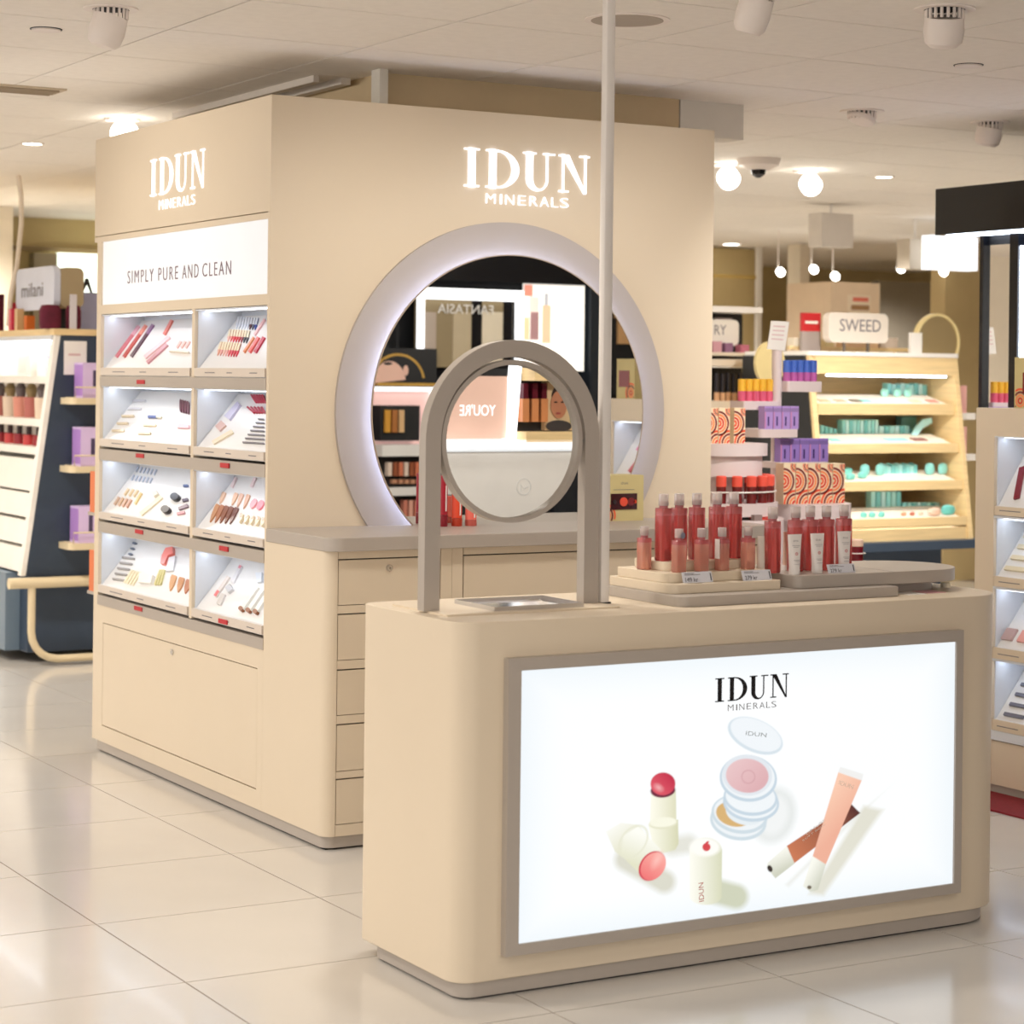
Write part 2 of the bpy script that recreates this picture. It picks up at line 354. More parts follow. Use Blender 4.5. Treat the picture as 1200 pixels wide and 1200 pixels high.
# round mirror on its grey ring
MC = Vector((3.558, YF, 1.262)); YM = 6.097
def halfdisc(cx, cz, R, y0, y1, zc, k=72, r0=0):
    a0 = math.asin((zc - cz) / R); out = [(cx + R * math.cos(t), y0, cz + R * math.sin(t)) for t in [a0 + (math.pi - 2 * a0) * i / k for i in range(k + 1)]]
    return out
rg = part('mirror_ring', MB().prism(halfdisc(MC.x, MC.z, .612, YF, 0, .905), (0, -.012, 0)), RING, g)
part('mirror_spacer', MB().prism(halfdisc(MC.x, MC.z, .44, YF - .012, 0, .905), (0, -.028, 0)), WHITE, rg)
LEDR = mat('cool_led_ring', (205, 218, 255), .5, emit=9, var=0)
ledm = MB()
for i in range(60):
    t0 = math.asin((.905 - MC.z) / .455); t1 = math.pi - t0
    a, b = t0 + (t1 - t0) * i / 60, t0 + (t1 - t0) * (i + 1) / 60
    P = lambda R, t: (MC.x + R * math.cos(t), YF - .02, MC.z + R * math.sin(t))
    ledm.prism([P(.46, a), P(.455, a), P(.455, b), P(.46, b)], (0, -.012, 0))
part('led_strip', ledm, LEDR, rg)
mg = part('mirror_glass', MB().prism(halfdisc(MC.x, MC.z, .503, YM + .004, 0, .905), (0, -.004, 0)), MIRROR, g)
for p in mg.data.polygons: p.use_smooth = False
rim = MB()
for i in range(96):
    t0 = math.asin((.905 - MC.z) / .505); t1 = math.pi - t0
    a, b = t0 + (t1 - t0) * i / 96, t0 + (t1 - t0) * (i + 1) / 96
    P = lambda R, t: (MC.x + R * math.cos(t), YM + .006, MC.z + R * math.sin(t))
    rim.prism([P(.506, a), P(.5025, a), P(.5025, b), P(.506, b)], (0, -.007, 0))
part('mirror_rim', rim, mat('rim_tan', (170, 152, 132), .3), mg)
# lit brand letters on the front and on the side
a, b = atY(543, 218.3, YF), atY(690, 226, YF); a2 = atY(544.5, 173, YF)
logo((a.x, YF, a.z), (1, 0, 0), (0, 0, 1), a2.z - a.z, .006, SIGNW, SIGNW, g, squash=(b.x - a.x) / (a2.z - a.z) / 3.79)
a, b = atX(176.5, 230.5, XL), atX(240.5, 219, XL); a2 = atX(177, 188, XL)
logo((XL, a.y, a.z), (0, -1, 0), (0, 0, 1), a2.z - a.z, .003, SIGNW, SIGNW, g, squash=(a.y - b.y) / (a2.z - a.z) / 3.79)
# two patterned boxes on the rear face, seen past the edge
for z, zz in ((.86, 'upper'), (.57, 'lower')):
    part('rear_shelf', MB().box(XL + .01, XL + .3, YB - .03, YB + .07, z - .012, z), TAUPE, g)
    solo('patterned_carton', MB().box(XL + .012, XL + .05, YB + .005, YB + .055, z, z + .15), col((226, 120, 70)), 'orange carton peeking past the rear edge of the cream display, %s one' % zz, 'box')

# ================================================================== testers on the side shelves
def on_tray(key, pts, t):
    p0, n = TRAYS[key]; return MB().prism([atP(x, y, p0, n) for x, y in pts], n * t)
def stick(x0, y0, x1, y1, wpx):
    dx, dy = x1 - x0, y1 - y0; L = math.hypot(dx, dy); nx, ny = -dy / L * wpx / 2, dx / L * wpx / 2
    return [(x0 + nx, y0 + ny), (x1 + nx, y1 + ny), (x1 - nx, y1 - ny), (x0 - nx, y0 - ny)]
def oval(cx, cy, rx, ry, rot=0, k=14):
    c, s = math.cos(rot), math.sin(rot)
    return [(cx + rx * math.cos(a) * c - ry * math.sin(a) * s, cy + rx * math.cos(a) * s + ry * math.sin(a) * c) for a in [2 * math.pi * i / k for i in range(k)]]
def leaf(x0, y0, x1, y1, wpx):
    dx, dy = x1 - x0, y1 - y0; L = math.hypot(dx, dy); nx, ny = -dy / L * wpx / 2, dx / L * wpx / 2
    return [(x0 + dx * t + nx * k, y0 + dy * t + ny * k) for t, k in ((0, .8), (.15, 1), (.6, .8), (.85, .4), (1, 0), (.85, -.4), (.6, -.8), (.15, -1), (0, -.8))]
ROWN = ['top shelf', 'second shelf', 'third shelf', 'lowest shelf']; BAYN = ['rear bay', 'corner bay']
Z1 = lambda P: [(100 + .191667 * x, 340 + .191667 * y) for x, y in P]
Z2 = lambda P: [(100 + .191667 * x, 530 + .191667 * y) for x, y in P]
QUEUE = []
def tester(key, zf, pts, rgb, name, look, t=.006, group=None, rough=.35, tip=None, tiprgb=None):
    p0, n = TRAYS[key]; f = lambda P: [atP(x, y, p0, n) for x, y in zf(P)]
    QUEUE.append((key, f(pts), rgb, name, look, t, group, rough, f(tip) if tip else None, tiprgb))
def lay_testers():
    """each bay's testers lie on its tray, between the bay walls and between price strip and tray top"""
    for key in sorted({q[0] for q in QUEUE}):
        p0, n = TRAYS[key]; sl = Vector((n.z, 0, -n.x)); y0, y1 = ((yd1, yl), (yr, yd0))[key[1]]
        L = (ROWS[key[0]][0] - .018 - ROWS[key[0]][1]) / sl.z
        lo, hi = y0 + .008, y1 - .008; mid = (lo + hi) / 2
        P = [p for q in QUEUE if q[0] == key for p in q[1] + (q[8] or [])]
        ya, yb = min(p.y for p in P), max(p.y for p in P); S_ = [(p - p0).dot(sl) for p in P]; sa, sb = min(S_), max(S_)
        def fit(v, a, b, A, B):
            m = (A + B) / 2
            if v > m and b > B: return m + (v - m) * (B - m) / (b - m)
            if v < m and a < A: return m - (m - v) * (m - A) / (m - a)
            return v
        def place(p):
            s_ = fit((p - p0).dot(sl), sa, sb, .004, L - .004)
            return Vector((p0.x, fit(p.y, ya, yb, lo, hi), p0.z)) + sl * s_
        for k_, P, rgb, name, look, t, group, rough, tip, tiprgb in QUEUE:
            if k_ != key: continue
            o = solo(name, MB().prism([place(p) for p in P], n * t), col(rgb, rough), '%s, %s, %s' % (look, ROWN[key[0]], BAYN[key[1]]), 'cosmetic tester', group)
            if tip: part('tip', MB().prism([place(p) + n * (t * .1) for p in tip], n * (t * 1.05)), col(tiprgb, .3), o)
T = tester
A = (0, 0)
for x0, y0, x1, y1, c1, c2, nm in ((320, 205, 168, 412, (214, 112, 122), (232, 170, 185), 'rose'), (368, 200, 218, 412, (196, 66, 50), (240, 150, 130), 'brick red'), (416, 196, 268, 410, (82, 26, 48), (150, 110, 150), 'dark plum')):
    xm, ym = x0 + (x1 - x0) * .3, y0 + (y1 - y0) * .3
    T(A, Z1, stick(x0, y0, x1, y1, 18), c1, 'lip_gloss', nm + ' lip gloss wand lying', .004, tip=stick(x0, y0, xm, ym, 18), tiprgb=c2)
T(A, Z1, stick(545, 165, 488, 268, 16), (232, 130, 118), 'lip_pencil', 'thin coral pencil lying')
T(A, Z1, stick(520, 285, 362, 415, 22), (240, 196, 200), 'lip_gloss', 'pale pink gloss tube lying')
T(A, Z1, stick(505, 335, 380, 448, 18), (204, 142, 150), 'lip_gloss', 'dusky pink gloss tube lying')
for i in range(3): T(A, Z1, stick(588 + 27 * i, 315, 562 + 27 * i, 356, 12), (232, 180, 166), 'swatch_card', 'small peach swatch stick in a row of three', .004, 'peach swatch sticks')
T(A, Z1, [(525, 370), (640, 382), (640, 392), (520, 382)], (240, 226, 206), 'swatch_ledge', 'low cream ledge under the peach swatches', .01)
B = (0, 1)
rack = [((830, 150), 26, 8, (238, 240, 246), [(225, 230, 240)] * 5 + [(92, 40, 50), (90, 90, 110), (40, 70, 160)]), ((775, 238), 26, 8, (238, 222, 190), [(240, 190, 170), (235, 130, 120), (222, 70, 80), (214, 50, 60), (206, 40, 50), (150, 40, 46), (50, 40, 46), (34, 32, 36)]), ((715, 322), 26, 8, (240, 222, 186), [(232, 170, 140), (226, 160, 150), (240, 196, 180), (236, 180, 170), (228, 110, 110), (214, 60, 80), (206, 50, 60), (212, 44, 70)])]
for r, ((x, y), st, k, capc, cs) in enumerate(rack):
    for q in range(k):
        xx, yy = x + q * st, y + q * 1.0
        T(B, Z1, [(xx, yy), (xx + 19, yy), (xx + 19, yy + 55), (xx + 9, yy + 82), (xx, yy + 55)], cs[q], 'nail_polish', 'nail polish tester, %s from the divider, %s rack' % (ORD[q], ['white-capped upper', 'cream-capped middle', 'cream-capped front'][r]), .004, '%s nail polish rack' % ['upper', 'middle', 'front'][r], tip=[(xx, yy), (xx + 19, yy), (xx + 19, yy + 46), (xx, yy + 46)], tiprgb=capc)
for i, (x, c1, nm) in enumerate(((1030, (226, 140, 90), 'orange'), (1066, (226, 96, 90), 'coral'), (1100, (190, 30, 60), 'crimson'))):
    T(B, Z1, stick(x, 290, x - 58, 385, 15), c1, 'lip_pencil', nm + ' lip pencil standing in a slanted row')
T(B, Z1, stick(1100, 165, 1032, 275, 16), (238, 190, 190), 'lip_pencil', 'pale pink lip pencil')
C = (1, 0)
for i, (x0, x1, y) in enumerate(((275, 358, 680), (240, 330, 729), (206, 286, 773), (178, 250, 818), (148, 226, 862))):
    T(C, Z1, stick(x0, y, x1, y, 11), (206, 204, 210) if i < 2 else (216, 196, 160), 'brow_pencil', 'short %s pencil lying across, in a ladder row' % ('silver' if i < 2 else 'sand'), .006, '%s pencils in the ladder row' % ('silver' if i < 2 else 'sand'))
T(C, Z1, stick(380, 778, 440, 779, 13), (30, 60, 140), 'eye_pencil', 'deep blue eye pencil', tip=stick(437, 779, 470, 782, 12), tiprgb=(230, 220, 190))
T(C, Z1, stick(350, 828, 434, 830, 13), (224, 206, 164), 'brow_pencil', 'thick sand pencil under the blue one')
T(C, Z1, stick(318, 878, 402, 880, 13), (220, 200, 158), 'brow_pencil', 'thick sand pencil nearest the price strip')
for i in range(4): T(C, Z1, oval(590 + i * 15, 712 + i * 4, 6, 40, .0), (110, 44, 60), 'pressed_powder', 'maroon powder disc in an upright stack', .008, 'stack of maroon powder discs')
T(C, Z1, [(580, 820), (640, 828), (640, 850), (568, 848)], (226, 170, 180), 'powder_tray', 'pink powder tray beside the divider', .006)
D_ = (1, 1)
T(D_, Z1, [(860, 775), (948, 678), (962, 700), (890, 802)], (196, 192, 214), 'eye_palette', 'lavender palette tilted', .008)
T(D_, Z1, [(800, 838), (838, 802), (866, 832), (828, 868)], (214, 180, 172), 'powder_compact', 'square dusky pink powder pan', .006)
T(D_, Z1, stick(905, 868, 785, 938, 22), (236, 222, 196), 'brush', 'cream brush lying')
for i in range(5): T(D_, Z1, stick(1035 + i * 17, 630, 1060 + i * 14, 680, 11), (200, 50, 80), 'lipstick', 'crimson lipstick in the upper slanted row', .008, 'upper row of crimson lipsticks')
for i in range(5): T(D_, Z1, stick(1005 + i * 22, 712, 1042 + i * 16, 750, 12), (168, 44, 66), 'lipstick', 'wine red lipstick in the lower slanted row', .008, 'lower row of wine red lipsticks')
for i in range(7): T(D_, Z1, stick(1062 - i * 16, 790 + i * 24, 1098, 792 + i * 25, 7), (96, 90, 96), 'mascara', 'thin dark mascara wand lying across', .005, 'mascara wands in a ladder row')
E_ = (2, 0)
for r in range(2):
    for i in range(6): T(E_, Z2, stick(292 + i * 25 - r * 25, 85 + i * 4 + r * 52, 278 + i * 25 - r * 25, 118 + i * 4 + r * 50, 9), (190, 198, 214), 'eye_pencil', 'tiny silver tester in the %s row' % ('back', 'front')[r], .004, '%s row of silver testers' % ('back', 'front')[r])
for i in range(4): T(E_, Z2, stick(180 + i * 28, 272 + i * 6, 152 + i * 28, 320 + i * 6, 12), [(206, 170, 140), (214, 176, 140), (206, 160, 130), (200, 150, 124)][i], 'concealer', 'beige concealer stick in a row of four', .006, 'row of four concealer sticks')
for i in range(3): T(E_, Z2, stick(240 + i * 32, 222 + i * 5, 215 + i * 32, 262 + i * 5, 11), (230, 204, 160), 'concealer', 'honey concealer stick in a row of three', .006, 'row of three honey sticks')
T(E_, Z2, stick(330, 250, 292, 318, 12), (236, 206, 140), 'concealer', 'single yellow concealer stick')
T(E_, Z2, stick(470, 276, 338, 382, 24), (236, 224, 194), 'foundation_tube', 'large cream foundation tube lying')
T(E_, Z2, [(405, 250), (430, 238), (452, 262), (425, 280)], (232, 224, 204), 'tube_cap', 'cream cap beside the large tube', .01)
T(E_, Z2, oval(560, 283, 26, 22, -.3), (30, 26, 30), 'kabuki_brush', 'round black brush head lying upper', .014)
T(E_, Z2, oval(503, 360, 26, 22, -.3), (40, 30, 34), 'kabuki_brush', 'round black brush head lying lower', .014)
T(E_, Z2, stick(632, 330, 575, 350, 18), (96, 56, 76), 'makeup_brush', 'mauve brush')
T(E_, Z2, stick(632, 292, 600, 300, 16), (70, 50, 70), 'makeup_brush', 'dark violet brush')
T(E_, Z2, stick(612, 372, 565, 380, 14), (196, 120, 130), 'makeup_brush', 'pink brush')
T(E_, Z2, stick(632, 208, 605, 210, 12), (60, 90, 150), 'price_card', 'small blue card')
F_ = (2, 1)
for i, c1 in enumerate(((196, 140, 96), (178, 118, 84), (140, 84, 58), (126, 76, 58), (116, 74, 66))):
    T(F_, Z2, leaf(770 + i * 36, 316 + i * 6, 728 + i * 37, 425 + i * 4, 32), c1, 'foundation_swatch', ['light tan', 'tan', 'warm brown', 'deep brown', 'cocoa'][i] + ' leaf-shaped foundation swatch', .005)
for i, (x, c1) in enumerate(((800, (226, 188, 160)), (892, (222, 180, 150)), (934, (216, 172, 146)), (984, (212, 166, 136)))):
    T(F_, Z2, leaf(x + 8, 238 + i * 6, x - 20, 312 + i * 12, 28), c1, 'foundation_swatch', ['ivory', 'beige', 'sand', 'honey'][i] + ' leaf-shaped foundation swatch', .005)
for x, nm in ((885, 'first'), (1032, 'second')): T(F_, Z2, stick(x, 140, x - 26, 205, 18), (236, 214, 214), 'blusher_brush', 'pale pink brush tip, %s from the divider' % nm)
T(F_, Z2, oval(1034, 316, 17, 34, .5), (240, 160, 166), 'blusher', 'pale pink oval blusher')
T(F_, Z2, oval(1076, 326, 17, 34, .5), (236, 130, 140), 'blusher', 'bright pink oval blusher')
for i in range(5): T(F_, Z2, leaf(968 + i * 34, 385 + i * 6, 952 + i * 34, 440 + i * 6, 24), (236, 220, 188), 'powder_jar', 'small cream powder jar in a row', .01, 'row of cream powder jars', tip=oval(964 + i * 34, 396 + i * 6, 8, 12, .4), tiprgb=(228, 160, 140))
G_ = (3, 0)
for i in range(5): T(G_, Z2, stick(212 - i * 14, 642 + i * 33, 290 - i * 14, 652 + i * 33, 10), (150, 144, 140), 'eyelash_tool', 'small grey hinged tool in a ladder row', .006, 'grey tools in a ladder row')
for i in range(3): T(G_, Z2, oval(288 - i * 12, 556 + i * 34, 14, 6), (90, 100, 120), 'sharpener', 'tiny slate sharpener in a column', .006, 'slate sharpeners')
for i in range(4): T(G_, Z2, stick(300 + i * 18 - 20, 720 + i * 5, 232 + i * 18, 800 + i * 5, 9), (234, 222, 188), 'cream_tube', 'slim cream tube in a fan of four', .006, 'fan of slim cream tubes')
T(G_, Z2, [(338, 745), (425, 762), (412, 812), (330, 803)], (240, 236, 226), 'cotton_pads', 'folded pale cotton pads', .012)
for i in range(3): T(G_, Z2, stick(462 + i * 13, 722, 430 + i * 16, 815, 10), (206, 196, 130), 'cream_tube', 'slim olive tube in a fan of three', .006, 'fan of slim olive tubes')
T(G_, Z2, [(500, 595), (545, 588), (550, 630), (520, 640), (495, 695), (470, 690), (478, 640)], (240, 130, 120), 'powder_puff', 'folded coral powder puff', .012)
T(G_, Z2, [(520, 650), (560, 640), (545, 730), (500, 735)], (216, 214, 216), 'puff_case', 'pale grey case under the coral puff', .008)
for i, x in enumerate((548, 596, 640)): T(G_, Z2, leaf(x, 755 + i * 14, x - 26, 852 + i * 8, 34), [(206, 150, 96), (196, 136, 86), (180, 110, 70)][i], 'foundation_swatch', ['golden', 'caramel', 'chestnut'][i] + ' leaf-shaped foundation swatch', .005)
H_ = (3, 1)
T(H_, Z2, stick(955, 700, 905, 800, 20), (216, 214, 216), 'travel_brush', 'pale grey travel brush', tip=stick(957, 698, 948, 716, 14), tiprgb=(214, 130, 140))
T(H_, Z2, [(866, 838), (893, 812), (912, 846), (884, 868)], (200, 200, 204), 'tube_cap', 'grey cap beside the travel brush', .01)
T(H_, Z2, stick(882, 765, 800, 885, 18), (222, 212, 206), 'lip_pen', 'cream lip pen', tip=stick(822, 852, 800, 885, 16), tiprgb=(232, 120, 120))
T(H_, Z2, stick(850, 870, 820, 935, 26), (212, 206, 200), 'tube_cap', 'long stone-grey cap')
for i in range(3): T(H_, Z2, stick(1062 + i * 40, 830 + i * 8, 965 + i * 42, 968 + i * 10, 22), (232, 230, 222), 'brush', 'white-handled brush with copper ferrule in a row', .01, 'white-handled brushes', tip=oval(964 + i * 44, 966 + i * 9, 14, 14), tiprgb=(140, 80, 40))
T(H_, Z2, [(1050, 745), (1088, 742), (1088, 800), (1060, 805)], (226, 230, 236), 'brush_pouch', 'pale folded pouch', .008)

lay_testers()

# ================================================================== promotion counter
CXL, CXR, CYF, CYB, CZ = 2.323, 3.957, 4.200, 4.69, .832
ctr = thing('promotion_counter', 'cream freestanding counter with rounded ends and a large lit advertising panel', 'counter', ((CXL + CXR) / 2, 4.45, 0))
part('counter_body', MB().prism(rr(CXL, CXR, CYF, CYB, .038, (.055, .15, .15, .04), 12), (0, 0, CZ - .038)), CREAM, ctr, bevel=.002)
part('base_plinth', MB().prism(rr(CXL + .014, CXR - .03, CYF + .006, CYB - .06, .005, (.04, .14, .14, .03), 12), (0, 0, .034)), TAUPE, ctr)
part('plinth_shadow', MB().prism(rr(CXL + .022, CXR - .038, CYF + .014, CYB - .07, 0, (.04, .14, .14, .03), 12), (0, 0, .006)), BLACKM, ctr)  # same black stand-in for shadow, under the counter plinth
fx0, fx1, fz0, fz1, ft = 2.437, 3.758, .092, .751, .022
sx0, sx1, sz0, sz1 = 2.470, 3.735, .117, .723
fr = part('light_panel_frame', MB().box(fx0, sx0, CYF - ft, CYF + .002, fz0, fz1).box(sx1, fx1, CYF - ft, CYF + .002, fz0, fz1).box(sx0, sx1, CYF - ft, CYF + .002, fz0, sz0).box(sx0, sx1, CYF - ft, CYF + .002, sz1, fz1), TAUPE, ctr)
# the advertisement: flat print, stored as one colour per grid point
NX, NZ = 620, 300
YS = CYF - .016
gx, gz = np.meshgrid(np.linspace(sx0, sx1, NX), np.linspace(sz0, sz1, NZ))
dx_, dy_, dz_ = gx, np.full_like(gx, YS), gz - H
cx_ = dx_ * r3.x + dy_ * r3.y + dz_ * r3.z; cy_ = dx_ * u3.x + dy_ * u3.y + dz_ * u3.z; cz_ = dx_ * fwd.x + dy_ * fwd.y + dz_ * fwd.z
PX = (600 + F * cx_ / cz_ - 680) / .316667; PY = (CY - F * cy_ / cz_ - 840) / .316667
IMG = np.ones((NZ, NX, 3)); U_ = (gx - sx0) / (sx1 - sx0); V_ = (gz - sz0) / (sz1 - sz0)
edge = np.clip(1 - np.minimum(np.minimum(U_, 1 - U_) / .10, np.minimum(V_, 1 - V_) / .16), 0, 1) ** 1.5
IMG[:] = np.array(lin((252, 254, 255)))
IMG = IMG * (1 - edge[..., None] * .5) + np.array(lin((226, 238, 246))) * (edge[..., None] * .5)  # margins coloured dimmer and bluer, imitating a backlight that fades outwards
def paint(sd, rgb, soft=1.6, alpha=1.0):
    a = np.clip(.5 - sd / (2 * soft), 0, 1)[..., None] * alpha
    global IMG
    c = np.array(lin(rgb)) if isinstance(rgb, tuple) else rgb
    IMG = IMG * (1 - a) + c * a
def sd_ell(cx, cy, rx, ry, rot=0):
    c, s = math.cos(rot), math.sin(rot); x, y = PX - cx, PY - cy
    X, Y = x * c + y * s, -x * s + y * c; k = np.sqrt((X / rx) ** 2 + (Y / ry) ** 2)
    return (k - 1) * min(rx, ry)
def sd_poly(pts):
    A = sum(pts[i][0] * pts[(i + 1) % len(pts)][1] - pts[(i + 1) % len(pts)][0] * pts[i][1] for i in range(len(pts)))
    if A < 0: pts = pts[::-1]
    d = np.full_like(PX, -1e9)
    for i in range(len(pts)):
        (x0, y0), (x1, y1) = pts[i], pts[(i + 1) % len(pts)]; L = math.hypot(x1 - x0, y1 - y0)
        d = np.maximum(d, ((PX - x0) * (y1 - y0) - (PY - y0) * (x1 - x0)) / L)
    return d
def sd_cap(x0, y0, x1, y1, r):
    L2 = (x1 - x0) ** 2 + (y1 - y0) ** 2; t = np.clip(((PX - x0) * (x1 - x0) + (PY - y0) * (y1 - y0)) / L2, 0, 1)
    return np.hypot(PX - x0 - t * (x1 - x0), PY - y0 - t * (y1 - y0)) - r
def grad(c0, c1, ax, ay, bx, by):
    L2 = (bx - ax) ** 2 + (by - ay) ** 2; t = np.clip(((PX - ax) * (bx - ax) + (PY - ay) * (by - ay)) / L2, 0, 1)[..., None]
    return np.array(lin(c0)) * (1 - t) + np.array(lin(c1)) * t
SH = (208, 206, 186)
paint(sd_cap(170, 530, 310, 610, 42), SH, 14, .8); paint(sd_cap(340, 480, 400, 470, 34), SH, 16, .6)
paint(sd_cap(480, 640, 575, 665, 46), (200, 204, 176), 12, .9); paint(sd_poly([(740, 600), (1000, 390), (1030, 360), (770, 620)]), SH, 14, .7)
paint(sd_poly([(850, 655), (900, 660), (1120, 345), (1050, 330)]), (222, 220, 204), 10, .9)
paint(sd_ell(715, 365, 82, 105, .3), (224, 228, 226), 14, .8); paint(sd_ell(715, 365, 52, 74, .3), (244, 246, 246), 12, .8)
# standing stick
paint(sd_poly([(252, 400), (362, 380), (364, 470), (352, 492), (310, 504), (275, 498)]), grad((250, 249, 232), (214, 214, 180), 262, 0, 362, 0))
paint(sd_poly([(262, 285), (354, 270), (356, 400), (258, 405)]), grad((252, 250, 234), (222, 221, 190), 266, 0, 356, 0))
paint(sd_ell(306, 395, 52, 20, -.08), (228, 227, 200)); paint(sd_ell(306, 390, 50, 18, -.08), (248, 247, 228))
paint(sd_ell(306, 272, 46, 27, -.1), (112, 30, 60)); paint(sd_ell(306, 248, 46, 42, -.1), grad((232, 96, 110), (192, 32, 68), 262, 290, 340, 215))
paint(sd_ell(290, 262, 14, 9, .6), (250, 196, 196), 8, .7)
# lying stick
paint(sd_poly([(95, 425), (150, 392), (215, 400), (235, 425), (155, 520), (128, 498)]), grad((252, 252, 246), (222, 221, 190), 110, 400, 190, 510))
paint(sd_poly([(160, 440), (215, 405), (300, 492), (238, 598), (150, 512)]), grad((252, 252, 244), (226, 226, 198), 220, 430, 180, 540))
paint(np.abs(sd_ell(196, 462, 44, 66, .65)) - 3, (230, 230, 208), 2, .8)
paint(sd_ell(266, 552, 44, 60, .62), (206, 50, 74)); paint(sd_ell(270, 553, 42, 56, .62), grad((250, 170, 160), (240, 120, 120), 290, 510, 240, 590))
paint(sd_ell(284, 530, 12, 26, .5), (252, 200, 192), 10, .7)
# cap
paint(np.minimum(sd_poly([(405, 500), (525, 490), (523, 665), (405, 668)]), np.minimum(sd_ell(464, 495, 60, 48), sd_ell(464, 664, 59, 32))), grad((252, 251, 240), (214, 216, 186), 410, 0, 524, 0))
paint(sd_ell(462, 482, 56, 34), (253, 252, 246), 6); paint(sd_ell(467, 482, 15, 15), (214, 66, 74)); paint(sd_ell(470, 465, 7, 4, -.6), (214, 66, 74))
# compacts
for cx, cy, rx, ry, rt in ((585, 385, 105, 72, .15), (590, 360, 105, 72, .15)):
    paint(sd_ell(cx, cy, rx, ry, rt), (206, 220, 228)); paint(sd_ell(cx, cy - 4, rx - 9, ry - 9, rt), (238, 243, 246))
paint(sd_ell(570, 360, 68, 46, .2), (216, 178, 118)); paint(sd_ell(600, 378, 34, 16, .2), (120, 110, 112)); paint(sd_ell(610, 352, 72, 48, .2), (230, 238, 242))
for cx, cy, rx, ry in ((632, 318, 104, 70), (630, 300, 100, 66), (622, 228, 106, 86)):
    paint(sd_ell(cx, cy, rx, ry, .1), (198, 214, 226)); paint(sd_ell(cx, cy - 4, rx - 8, ry - 8, .1), (240, 245, 248))
paint(sd_ell(618, 216, 92, 76, .1), (226, 232, 238)); paint(sd_ell(618, 218, 79, 63, .1), grad((232, 196, 198), (222, 176, 180), 570, 170, 660, 260))
paint(np.abs(sd_ell(622, 222, 24, 24)) - 2, (208, 160, 166), 2, .8)
paint(sd_ell(648, 70, 108, 60, .42), (214, 226, 234)); paint(sd_ell(650, 66, 100, 53, .42), (240, 245, 249))
# tubes
paint(sd_poly([(1002, 322), (1036, 356), (792, 542), (764, 478)]), grad((206, 122, 84), (84, 42, 42), 770, 520, 1020, 340))
paint(sd_poly([(764, 478), (793, 543), (722, 598), (690, 556), (694, 540)]), grad((246, 246, 236), (206, 208, 190), 740, 500, 770, 560)); paint(sd_ell(702, 562, 9, 13, -.4), (44, 34, 32))
paint(sd_poly([(955, 205), (1042, 234), (908, 548), (860, 516)]), grad((250, 204, 178), (238, 176, 152), 900, 300, 990, 380))
paint(sd_poly([(955, 205), (962, 185), (1048, 212), (1042, 236)]), (240, 240, 238))
paint(sd_poly([(860, 516), (909, 546), (880, 640), (852, 648), (824, 626)]), grad((248, 248, 238), (208, 210, 194), 850, 560, 900, 590)); paint(sd_ell(848, 631, 8, 7), (110, 100, 84))
faces = [(j * NX + i, j * NX + i + 1, (j + 1) * NX + i + 1, (j + 1) * NX + i) for j in range(NZ - 1) for i in range(NX - 1)]
sm_ = bpy.data.meshes.new('advert_panel'); o_ = OFF[ctr.name]
V3 = np.stack([gx - o_.x, np.full_like(gx, YS - o_.y), gz - o_.z], -1).reshape(-1, 3)
sm_.from_pydata(V3.tolist(), [], faces); sm_.update()
ca = sm_.color_attributes.new('print', 'FLOAT_COLOR', 'POINT')
ca.data.foreach_set('color', np.concatenate([IMG.reshape(-1, 3), np.ones((NX * NZ, 1))], 1).astype(np.float32).ravel())
pm = bpy.data.materials.new('backlit_print'); pm.use_nodes = True; nt = pm.node_tree; bs = nt.nodes['Principled BSDF']
at = nt.nodes.new('ShaderNodeAttribute'); at.attribute_name = 'print'
bs.inputs['Base Color'].default_value = (.02, .02, .02, 1); bs.inputs['Roughness'].default_value = .25
nt.links.new(at.outputs['Color'], bs.inputs['Emission Color']); bs.inputs['Emission Strength'].default_value = .62
sp = link('advert_panel', sm_, pm, ctr, sm=False); OFF[sp.name] = OFF[ctr.name]; sp['label'] = 'backlit cosmetics advertisement'
a, b = atY(838, 823, YS), atY(924, 816, YS); a2 = atY(839, 795, YS)
logo((a.x, YS, a.z), (1, 0, 0), (0, 0, 1), a2.z - a.z, .0006, INK, GREYINK, sp, squash=(b.x - a.x) / (a2.z - a.z) / 3.79)
def adtext(s, p, q, h, m):               # printed words between two photo pixels
    a, b = atY(*p, YS - .0004), atY(*q, YS - .0004); u = b - a; v = Vector((-u.z, 0, u.x)).normalized()
    if v.z < 0 and abs(v.z) > .3: v = -v
    lettering('print_text', s, a, u, v, u.length, h, 0, m, sp)
zz = lambda x, y: (680 + .316667 * x, 840 + .316667 * y)
REDI = mat('red_ink', (206, 84, 80), .5, var=0)
adtext('IDUN', zz(458, 682), zz(456, 612), .014, REDI); adtext('LIP SUBS', zz(838, 438), zz(905, 386), .006, WHITE); adtext('SOFT BOU', zz(824, 462), zz(905, 400), .004, WHITE)
adtext('IDUN', zz(956, 250), zz(1008, 268), .010, mat('peach_ink', (250, 232, 220), .5)); adtext('IDUN', zz(612, 68), zz(688, 76), .010, mat('pale_ink', (190, 204, 214), .5))

